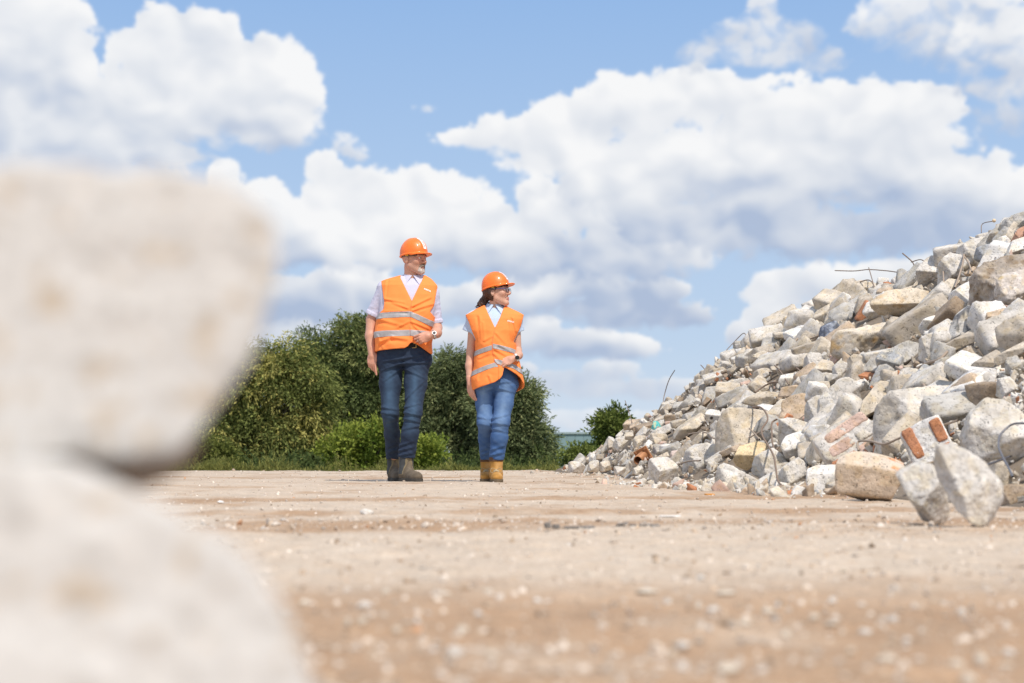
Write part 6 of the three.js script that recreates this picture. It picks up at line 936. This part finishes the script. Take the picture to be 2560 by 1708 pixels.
    const st = onSurface(sh_, 6, 24, (u, v) => { const a = lerp(cfg.sticker[0], cfg.sticker[1], v), x = (u - 0.5) * 0.032; return [x, 0.045 + 0.2 * Math.sin(a), 0.2 * Math.cos(a)]; }, (u, v) => { const a = lerp(cfg.sticker[0], cfg.sticker[1], v); return [0, -Math.sin(a), -Math.cos(a)]; }, 0.0012), uv = st.attributes.uv; for (let i = 0; i < uv.count; i++) { const u = uv.getX(i), v = uv.getY(i); uv.setXY(i, 1 - v, u); } st.applyMatrix4(hm); mesh('sticker', st, stickMat, hel);
    const band = new THREE.TorusGeometry(0.083, 0.006, 6, 40); band.rotateX(Math.PI / 2); band.scale(1, 1.6, 1.15); band.translate(0, yb(0) - 0.002, -0.006); band.applyMatrix4(hm); mesh('headband', band, std(W ? [0.05, 0.04, 0.04] : [0.06, 0.05, 0.045], 0.7), hel);
    for (const sx of [-1, 1]) { const c = new RoundedBoxGeometry(0.006, 0.012, 0.03, 2, 0.002); c.translate(sx * 0.0915, yb(0.0) - 0.003, 0.0); c.applyMatrix4(hm); mesh('clip', c, std([0.75, 0.48, 0.03], 0.5), hel); }
  }
  // ---- boots
  cfg.boots.forEach((b) => {
    const o = J(b.x, cfg.foot, b.dz); o[0] += 0.05 * b.s * Math.sin(b.yaw); o[2] += 0.05 * b.s * Math.cos(b.yaw); const m = yawM(b.yaw).setPosition(o[0], 0, o[2]).scale(V(b.s, b.s, b.s));
    const F = (x, y, z) => { let d = ell(x, y, z, 0, 0.052, -0.062, 0.039, 0.055, 0.052); d = smin(d, ell(x, y, z, 0, 0.052, 0.01, 0.041, 0.05, 0.08), 0.03); d = smin(d, ell(x, y, z, 0.004, 0.042, 0.115, 0.049, 0.042, 0.072), 0.035); d = smin(d, cap(x, y, z, [0, 0.07, -0.045], [0, b.h, -0.05], 0.05, 0.055), 0.04); d = smax(d, y - b.h, 0.006); return d - 0.0022 * ridged(x * 14, y * 20, z * 14, 2) * sstep(0.05, 0.1, y) - 0.002 * Math.max(0, ridged(x * 22, y * 22, z * 22, 2)) * (z > 0 ? 1 : 0.3); };
    const boot = mesh('boot', skin((x, y, z) => Math.max(F(x, y, z), 0.02 - y), [-0.08, 0, -0.14], [0.08, b.h + 0.02, 0.21], 0.0042, (x, y, z) => { const t = 0.85 + 0.35 * fbm(x * 25, y * 25, z * 25, 3), dust = sstep(0.0, 0.3, fbm(x * 12 + 5, y * 12, z * 12, 3)) * 0.4; return mixc(cfg.boot[0], cfg.boot[1], dust).map((v) => v * t); }).applyMatrix4(m), M.cloth, g);
    mesh('sole', skin((x, y, z) => Math.max(F(x, Math.max(y, 0.03), z) - 0.005, y - 0.03, -y, (Math.abs(((z + 0.2) % 0.024) - 0.012) < 0.003 ? 0.01 - y : -1)), [-0.08, -0.006, -0.14], [0.08, 0.045, 0.21], 0.0042, (x, y, z) => cfg.sole.map((v) => v * (0.9 + 0.3 * fbm(x * 40, y * 40, z * 40, 2)))).applyMatrix4(m), M.cloth, boot);
    if (!W) {
      for (const sx of [-1, 1]) { mesh('elastic_panel', skin((x, y, z) => Math.max(Math.abs(F(x, y, z)) - 0.0035, Math.abs(z + 0.026 - 0.1 * (y - 0.1)) - 0.027, 0.058 - y, y - b.h + 0.004, -sx * x), [-0.08, 0.03, -0.1], [0.08, b.h + 0.02, 0.02], 0.0036, (x, y, z) => { const e = Math.abs(Math.abs(z + 0.026 - 0.1 * (y - 0.1)) - 0.0255) < 0.0025 || y < 0.061; return e ? [0.22, 0.18, 0.11] : [0.055, 0.06, 0.065]; }).applyMatrix4(m), M.cloth, boot); }
      const tab = new RoundedBoxGeometry(0.035, 0.03, 0.005, 2, 0.002); tab.translate(0, b.h + 0.004, -0.105); tab.applyMatrix4(m); mesh('pull_tab', tab, std([0.16, 0.14, 0.11], 0.9), boot);
    } else {
      mesh('padded_cuff', skin((x, y, z) => Math.max(F(x, Math.min(y, b.h - 0.01), z) - 0.004, Math.abs(y - b.h + 0.008) - 0.018), [-0.09, b.h - 0.05, -0.14], [0.09, b.h + 0.03, 0.1], 0.004, () => [0.12, 0.065, 0.035]).applyMatrix4(m), M.cloth, boot);
      const lm = std([0.42, 0.33, 0.2], 0.8), hit = (x, t) => { const dir = V(0, Math.sin(t), Math.cos(t)); let p = V(x, 0.06 + 0.2 * Math.sin(t), -0.02 + 0.25 * Math.cos(t)); for (let k = 0; k < 70; k++) p.addScaledVector(dir, -F(p.x, p.y, p.z) * 0.6); return p.addScaledVector(dir, 0.004); };
      for (let i = 0; i < 6; i++) { const t0 = lerp(0.45, 1.0, i / 6), t1 = lerp(0.45, 1.0, (i + 1) / 6); for (const sx of [-1, 1]) mesh('lace', new THREE.TubeGeometry(new THREE.CatmullRomCurve3([hit(-sx * 0.022, t0), hit(0, (t0 + t1) / 2).addScaledVector(V(0, 0.5, 0.8), 0.003), hit(sx * 0.022, t1)]), 10, 0.0028, 5).applyMatrix4(m), lm, boot); }
      for (const sx of [-1, 1]) { const p = hit(0.004 * sx, 1.0); mesh('bow', new THREE.TubeGeometry(new THREE.CatmullRomCurve3([p, p.clone().add(V(sx * 0.03, 0.012, 0.02)), p.clone().add(V(sx * 0.045, -0.015, 0.022)), p.clone().add(V(sx * 0.02, -0.03, 0.02))]), 16, 0.0026, 5).applyMatrix4(m), lm, boot); }
    }
  });
  // ---- wrist watch and ring
  if (cfg.watch) {
    const [h, rad, strap] = cfg.watch, H = hands[h], c = V(...H.o).addScaledVector(H.Y, -0.018), w = new THREE.Group(); w.name = 'wrist_watch'; w.position.copy(c); w.quaternion.setFromRotationMatrix(new THREE.Matrix4().makeBasis(H.X, H.Y, V().crossVectors(H.X, H.Y))); g.add(w);
    const tor = new THREE.TorusGeometry(rad, 0.0042, 8, 40); tor.rotateX(Math.PI / 2); tor.scale(1, 2.2, 0.95); mesh('strap', tor, strap, w);
    const s = V().crossVectors(H.X, H.Y).dot(H.Z) > 0 ? 1 : -1; w.rotateY(W ? -0.6 * s : 0.3 * s); const f = new THREE.CylinderGeometry(0.016, 0.016, 0.008, 28); f.rotateX(Math.PI / 2); f.translate(0, 0, s * (rad + 0.002)); mesh('watch_case', f, W ? M.black : M.steel, w); const dl = new THREE.CylinderGeometry(0.0125, 0.0125, 0.003, 28); dl.rotateX(Math.PI / 2); dl.translate(0, 0, s * (rad + 0.0066)); mesh('dial', dl, W ? M.black : std([0.05, 0.05, 0.06], 0.2), w);
    if (!W) { const r = mesh('ring', new THREE.TorusGeometry(0.0112, 0.0022, 6, 20), M.steel, g); const p = V(...H.o).addScaledVector(H.X, -0.010).addScaledVector(H.Y, 0.108).addScaledVector(H.Z, -0.012); r.position.copy(p); r.quaternion.setFromUnitVectors(V(0, 0, 1), H.Y.clone().addScaledVector(H.Z, -0.8).normalize()); }
  }
  return g;
}
const HAND = 1.0;
person({
  label: 'man in orange vest and helmet with grey goatee, walking and looking towards the heap', woman: false, x: 1010, foot: 1204.5, skin: [0.60, 0.325, 0.23], lips: [0.40, 0.16, 0.12], brow: [0.12, 0.085, 0.065], iris: [0.09, 0.07, 0.05],
  vest: [[688, 1000, 1064, -0.03, 0.07], [697, 968, 1077, -0.025, 0.095], [704, 950, 1083, -0.015, 0.105], [716, 943, 1093, 0, 0.115], [740, 946, 1096, 0.012, 0.128], [765, 947, 1094, 0.022, 0.138], [800, 944, 1085, 0.028, 0.147], [835, 939, 1079, 0.032, 0.153], [860, 940, 1077, 0.033, 0.153], [890, 941, 1078, 0.03, 0.15], [925, 941, 1080, 0.02, 0.148]],
  armholeL: [[940, 685], [952, 697], [957, 720], [964, 762], [962, 778], [940, 795]], armholeR: [[1080, 685], [1090, 705], [1094, 718], [1087, 767], [1077, 783], [1092, 800]], armpit: 792, top: 688, fold: 0.007, vestLines: [[1022, 779, 985, 764, 0.011], [1022, 786, 968, 786, 0.009], [1036, 774, 1078, 751, 0.012], [1037, 784, 1086, 766, 0.01], [966, 755, 1012, 764, 0.01], [952, 806, 1015, 824, 0.010, 0.014], [1000, 826, 1027, 812, 0.009], [1034, 813, 1072, 828, 0.011], [1034, 818, 1060, 843, 0.008], [955, 862, 985, 851, 0.014, 0.014], [985, 851, 1020, 856, 0.014, 0.014], [1040, 850, 1070, 872, 0.009], [945, 845, 960, 875, 0.007], [970, 705, 966, 750, 0.006]],
  jeansLines: [[1010, 903, 962, 908, 0.009], [1008, 915, 958, 930, 0.010], [1006, 926, 965, 955, 0.008], [1012, 902, 1062, 893, 0.009], [1012, 915, 1068, 912, 0.010], [1013, 928, 1064, 950, 0.009], [1014, 1006, 1066, 955, 0.008], [1012, 1024, 1052, 1014, 0.009], [1012, 1036, 1054, 1044, 0.011], [1014, 1052, 1052, 1060, 0.010], [1050, 1070, 1008, 1078, 0.007], [956, 1022, 996, 1028, 0.009], [956, 1036, 996, 1042, 0.008], [964, 1060, 1000, 1050, 0.007], [968, 1120, 994, 1112, 0.009], [972, 1133, 995, 1126, 0.009], [1000, 1118, 1036, 1108, 0.010], [1000, 1130, 1036, 1122, 0.011], [1002, 1142, 1034, 1136, 0.010]],
  hemFront: [[930, 882], [944, 880], [1000, 876], [1016, 875], [1024, 870], [1031, 861], [1036, 861], [1050, 868], [1076, 886], [1090, 890]], hemBack: [[930, 884], [1090, 884]], neckL: [[1003, 688], [1003, 697], [1018, 728], [1033, 758]], neckR: [[1060, 688], [1056, 705], [1045, 730], [1033, 758]], neckBottom: 758, seam: [[1033, 758], [1030, 785], [1029, 830], [1031, 866]], seamBottom: 862,
  vestBox: [925, 905, -0.17, 1110, 680, 0.24], print: [1059, 724.5, 1082, 733, 8.5],
  tapes: [{ line: [[930, 795], [946, 794], [1028, 791.5], [1032, 792], [1075, 811], [1090, 815]], half: 0.0235, box: [925, 840, -0.17, 1105, 770, 0.24] }, { line: [[930, 840], [1029, 837.5], [1090, 840]], half: 0.0245, box: [925, 865, -0.17, 1105, 815, 0.24] }],
  shirt: [0.57, 0.575, 0.73], sleeves: [[[965, 722, -0.01], [929, 796, -0.04], 0.063, 0.054, 0.92], [[1078, 735, -0.01], [1091, 818, -0.03], 0.06, 0.05, 0.9]], shirtBottom: 860, shirtBox: [900, 880, -0.17, 1125, 680, 0.22], neckBase: [1033, 700, -0.005], collar: { r: 0.067, flare: 0.75, open: 0.75, low: 0.016, tilt: 0.34 },
  waist: [[850, 947, 1072, 0.02, 0.125], [880, 946, 1074, 0.015, 0.128], [900, 946, 1076, 0.005, 0.128], [930, 948, 1072, -0.005, 0.125]], waistTop: 858, waistLow: 915,
  legs: [[[979, 900, 0, 0.098], [976, 960, 0.01, 0.083], [975, 1032, 0.05, 0.062], [980, 1085, -0.12, 0.058], [985, 1156, -0.31, 0.058]], [[1042, 900, 0.01, 0.1], [1039, 960, 0.05, 0.085], [1033, 1030, 0.14, 0.063], [1025, 1085, 0.12, 0.064], [1015, 1150, 0.08, 0.064]]], cuffs: [1147, 1145], kneeY: 0.52, crotchY: 0.87, jeansBox: [930, 1165, -0.42, 1095, 845, 0.3], denim: [[0.011, 0.022, 0.052], [0.045, 0.095, 0.17]], belt: [868, 1038],
  head: [1035, 647.5, 0.02], yaw: 0.96, pitch: 0.02, headScale: 1.0, neckR_: 0.061, helmetUp: 0.006, sticker: [1.28, 0.25],
  arms: [[[966, 722, -0.01, 0.05], [929, 799, -0.04, 0.042], [926, 840, -0.01, 0.041], [930, 885, 0.03, 0.029]], [[1077, 735, -0.01, 0.05], [1091, 820, -0.02, 0.044], [1091, 832, 0.1, 0.041], [1080, 838, 0.2, 0.031]]], bodyBox: [880, 1175, -0.42, 1130, 640, 0.34],
  hands: [{ at: [930, 880, 0.03], dir: [0.0, -1, 0.12], back: [-0.35, 0.15, 1], thumbDir: [1, 0, 0.3], curl: [0.1, 0.52, 0.66, 0.72], thumb: 1.15, scale: 1 }, { at: [1079, 839, 0.2], dir: [-0.93, -0.3, 0.25], back: [0.25, 0.05, 1], thumbDir: [-0.1, 1, 0.1], curl: [0.75, 0.85, 0.9, 0.95], thumb: 0.25, scale: 0.98 }],
  boots: [{ x: 985, dz: -0.31, yaw: 0.25, s: 1, h: 0.205 }, { x: 1014, dz: 0.08, yaw: 0.52, s: 1, h: 0.205 }], boot: [[0.145, 0.115, 0.082], [0.23, 0.19, 0.14]], sole: [0.06, 0.055, 0.048], watch: [1, 0.033, M.steel],
});
person({
  foldScale: 0.62, label: 'woman in orange vest and helmet with glasses and dark ponytail, walking beside the man', woman: true, x: 1238, foot: 1205.5, skin: [0.63, 0.365, 0.265], lips: [0.45, 0.15, 0.13], brow: [0.03, 0.018, 0.012], iris: [0.06, 0.035, 0.02],
  vest: [[763, 1207, 1262, -0.02, 0.06], [772, 1190, 1278, -0.02, 0.08], [780, 1176, 1294, -0.01, 0.09], [788, 1163, 1308, 0, 0.098], [800, 1166, 1308, 0.01, 0.108], [830, 1176, 1300, 0.02, 0.125], [858, 1188, 1288, 0.025, 0.128], [885, 1188, 1288, 0.025, 0.128], [905, 1186, 1294, 0.025, 0.135], [945, 1178, 1306, 0.022, 0.15], [968, 1179, 1312, 0.02, 0.155], [1000, 1180, 1314, 0.02, 0.155]],
  armholeL: [[1150, 770], [1162, 786], [1172, 806], [1181, 831], [1190, 852], [1172, 872]], armholeR: [[1320, 770], [1309, 790], [1303, 815], [1293, 838], [1284, 856], [1302, 874]], armpit: 864, top: 764, fold: 0.006, vestLines: [[1197, 796, 1203, 850, 0.012, 0.012], [1206, 812, 1210, 858, 0.008], [1280, 800, 1288, 832, 0.011], [1272, 806, 1276, 850, 0.007], [1212, 858, 1230, 848, 0.009], [1238, 880, 1270, 898, 0.009], [1248, 870, 1280, 886, 0.009], [1236, 892, 1256, 912, 0.008], [1222, 945, 1230, 968, 0.009], [1200, 900, 1225, 890, 0.007], [1196, 950, 1204, 925, 0.007], [1294, 905, 1300, 940, 0.009], [1240, 840, 1260, 862, 0.007]],
  jeansLines: [[1236, 960, 1200, 968, 0.008], [1237, 972, 1196, 990, 0.008], [1242, 962, 1282, 958, 0.007], [1242, 975, 1286, 985, 0.008], [1232, 1050, 1270, 1040, 0.009], [1230, 1062, 1272, 1066, 0.010], [1230, 1076, 1270, 1084, 0.009], [1196, 1046, 1228, 1052, 0.008], [1198, 1064, 1228, 1070, 0.009], [1204, 1128, 1226, 1120, 0.009], [1205, 1140, 1226, 1132, 0.009], [1228, 1128, 1260, 1118, 0.010], [1228, 1142, 1259, 1134, 0.011]],
  hemFront: [[1170, 978], [1184, 976], [1215, 966], [1237, 959], [1250, 951], [1258, 940], [1259, 930], [1261, 922], [1266, 924], [1288, 937], [1300, 946], [1312, 966]], hemBack: [[1170, 978], [1270, 980], [1290, 979], [1314, 968]], neckL: [[1213, 764], [1215, 772], [1226, 798], [1238, 824]], neckR: [[1262, 764], [1259, 772], [1250, 798], [1238, 824]], neckBottom: 824, seam: [[1238, 824], [1231, 860], [1232, 885], [1237, 908], [1247, 919]], seamBottom: 917,
  vestBox: [1145, 1000, -0.16, 1330, 755, 0.24], print: [1265.5, 804.5, 1288.5, 809.5, 8],
  tapes: [{ line: [[1180, 888], [1191, 885], [1230, 873]], half: 0.019, box: [1170, 910, -0.16, 1330, 850, 0.24], side: (x, y, z, o) => x - o + 0.002 }, { line: [[1232, 869], [1281, 880], [1300, 886]], half: 0.019, box: [1170, 910, -0.16, 1330, 850, 0.24], side: (x, y, z, o) => o + 0.002 - x }, { line: [[1175, 938], [1181, 936], [1215, 923], [1237, 916], [1262, 914]], half: 0.019, box: [1160, 970, -0.16, 1330, 895, 0.24], side: (x, y, z, o) => x - o + 0.002 }, { line: [[1236, 907], [1262, 912], [1285, 920], [1306, 932]], half: 0.019, box: [1170, 960, -0.16, 1330, 890, 0.24], side: (x, y, z, o) => o + 0.002 - x }],
  shirt: [0.48, 0.60, 0.78], sleeves: [[[1186, 794, -0.01], [1172, 836, -0.03], 0.052, 0.046, 0.86], [[1287, 796, -0.01], [1296, 838, -0.03], 0.05, 0.042, 0.8]], shirtBottom: 900, shirtBox: [1135, 910, -0.15, 1335, 755, 0.2], neckBase: [1236, 774, -0.005], collar: { r: 0.054, flare: 0.85, open: 0.75, low: 0.016, tilt: 0.34 },
  waist: [[890, 1196, 1282, 0.005, 0.1], [930, 1190, 1288, 0.0, 0.115], [960, 1187, 1291, -0.005, 0.12], [985, 1188, 1290, -0.005, 0.12]], waistTop: 895, waistLow: 970,
  legs: [[[1213, 965, 0, 0.084], [1212, 1010, 0.0, 0.067], [1214, 1055, 0.04, 0.06], [1215, 1095, -0.09, 0.055], [1217, 1150, -0.24, 0.048]], [[1264, 962, 0.01, 0.086], [1259, 1010, 0.05, 0.069], [1252, 1055, 0.09, 0.061], [1248, 1095, 0.07, 0.062], [1240.5, 1155, 0.035, 0.054]]], cuffs: [1149, 1150], kneeY: 0.46, crotchY: 0.76, jeansBox: [1165, 1170, -0.34, 1315, 885, 0.28], denim: [[0.035, 0.10, 0.27], [0.17, 0.28, 0.47]],
  head: [1241.5, 729.5, 0.015], yaw: 1.25, pitch: -0.13, headScale: 0.94, neckR_: 0.043, helmetUp: 0.014, sticker: [1.2, 0.35],
  arms: [[[1186, 795, -0.01, 0.042], [1177, 880, -0.03, 0.033], [1174, 915, -0.01, 0.032], [1174, 953, 0.02, 0.023]], [[1287, 797, -0.01, 0.042], [1293, 878, -0.02, 0.034], [1296, 888, 0.06, 0.032], [1287, 895, 0.15, 0.024]]], bodyBox: [1130, 1175, -0.34, 1345, 715, 0.3],
  hands: [{ at: [1174, 953, 0.02], dir: [0.12, -1, 0.1], back: [-0.75, 0.1, 0.8], thumbDir: [0.8, 0, 0.75], curl: [0.2, 0.32, 0.4, 0.46], thumb: 0.85, scale: 0.9 }, { at: [1286, 896, 0.155], dir: [-0.93, -0.36, 0.14], back: [-0.1, 0.5, 1], thumbDir: [-0.2, 0.9, -0.3], curl: [0.28, 0.34, 0.4, 0.45], thumb: 0.25, scale: 0.9 }],
  boots: [{ x: 1217, dz: -0.24, yaw: -0.05, s: 0.9, h: 0.2 }, { x: 1240.5, dz: 0.035, yaw: 0.02, s: 0.92, h: 0.2 }], boot: [[0.52, 0.265, 0.06], [0.55, 0.36, 0.17]], sole: [0.15, 0.115, 0.075], watch: [1, 0.027, std([0.75, 0.74, 0.72], 0.5)],
});
renderer.render(scene, camera);
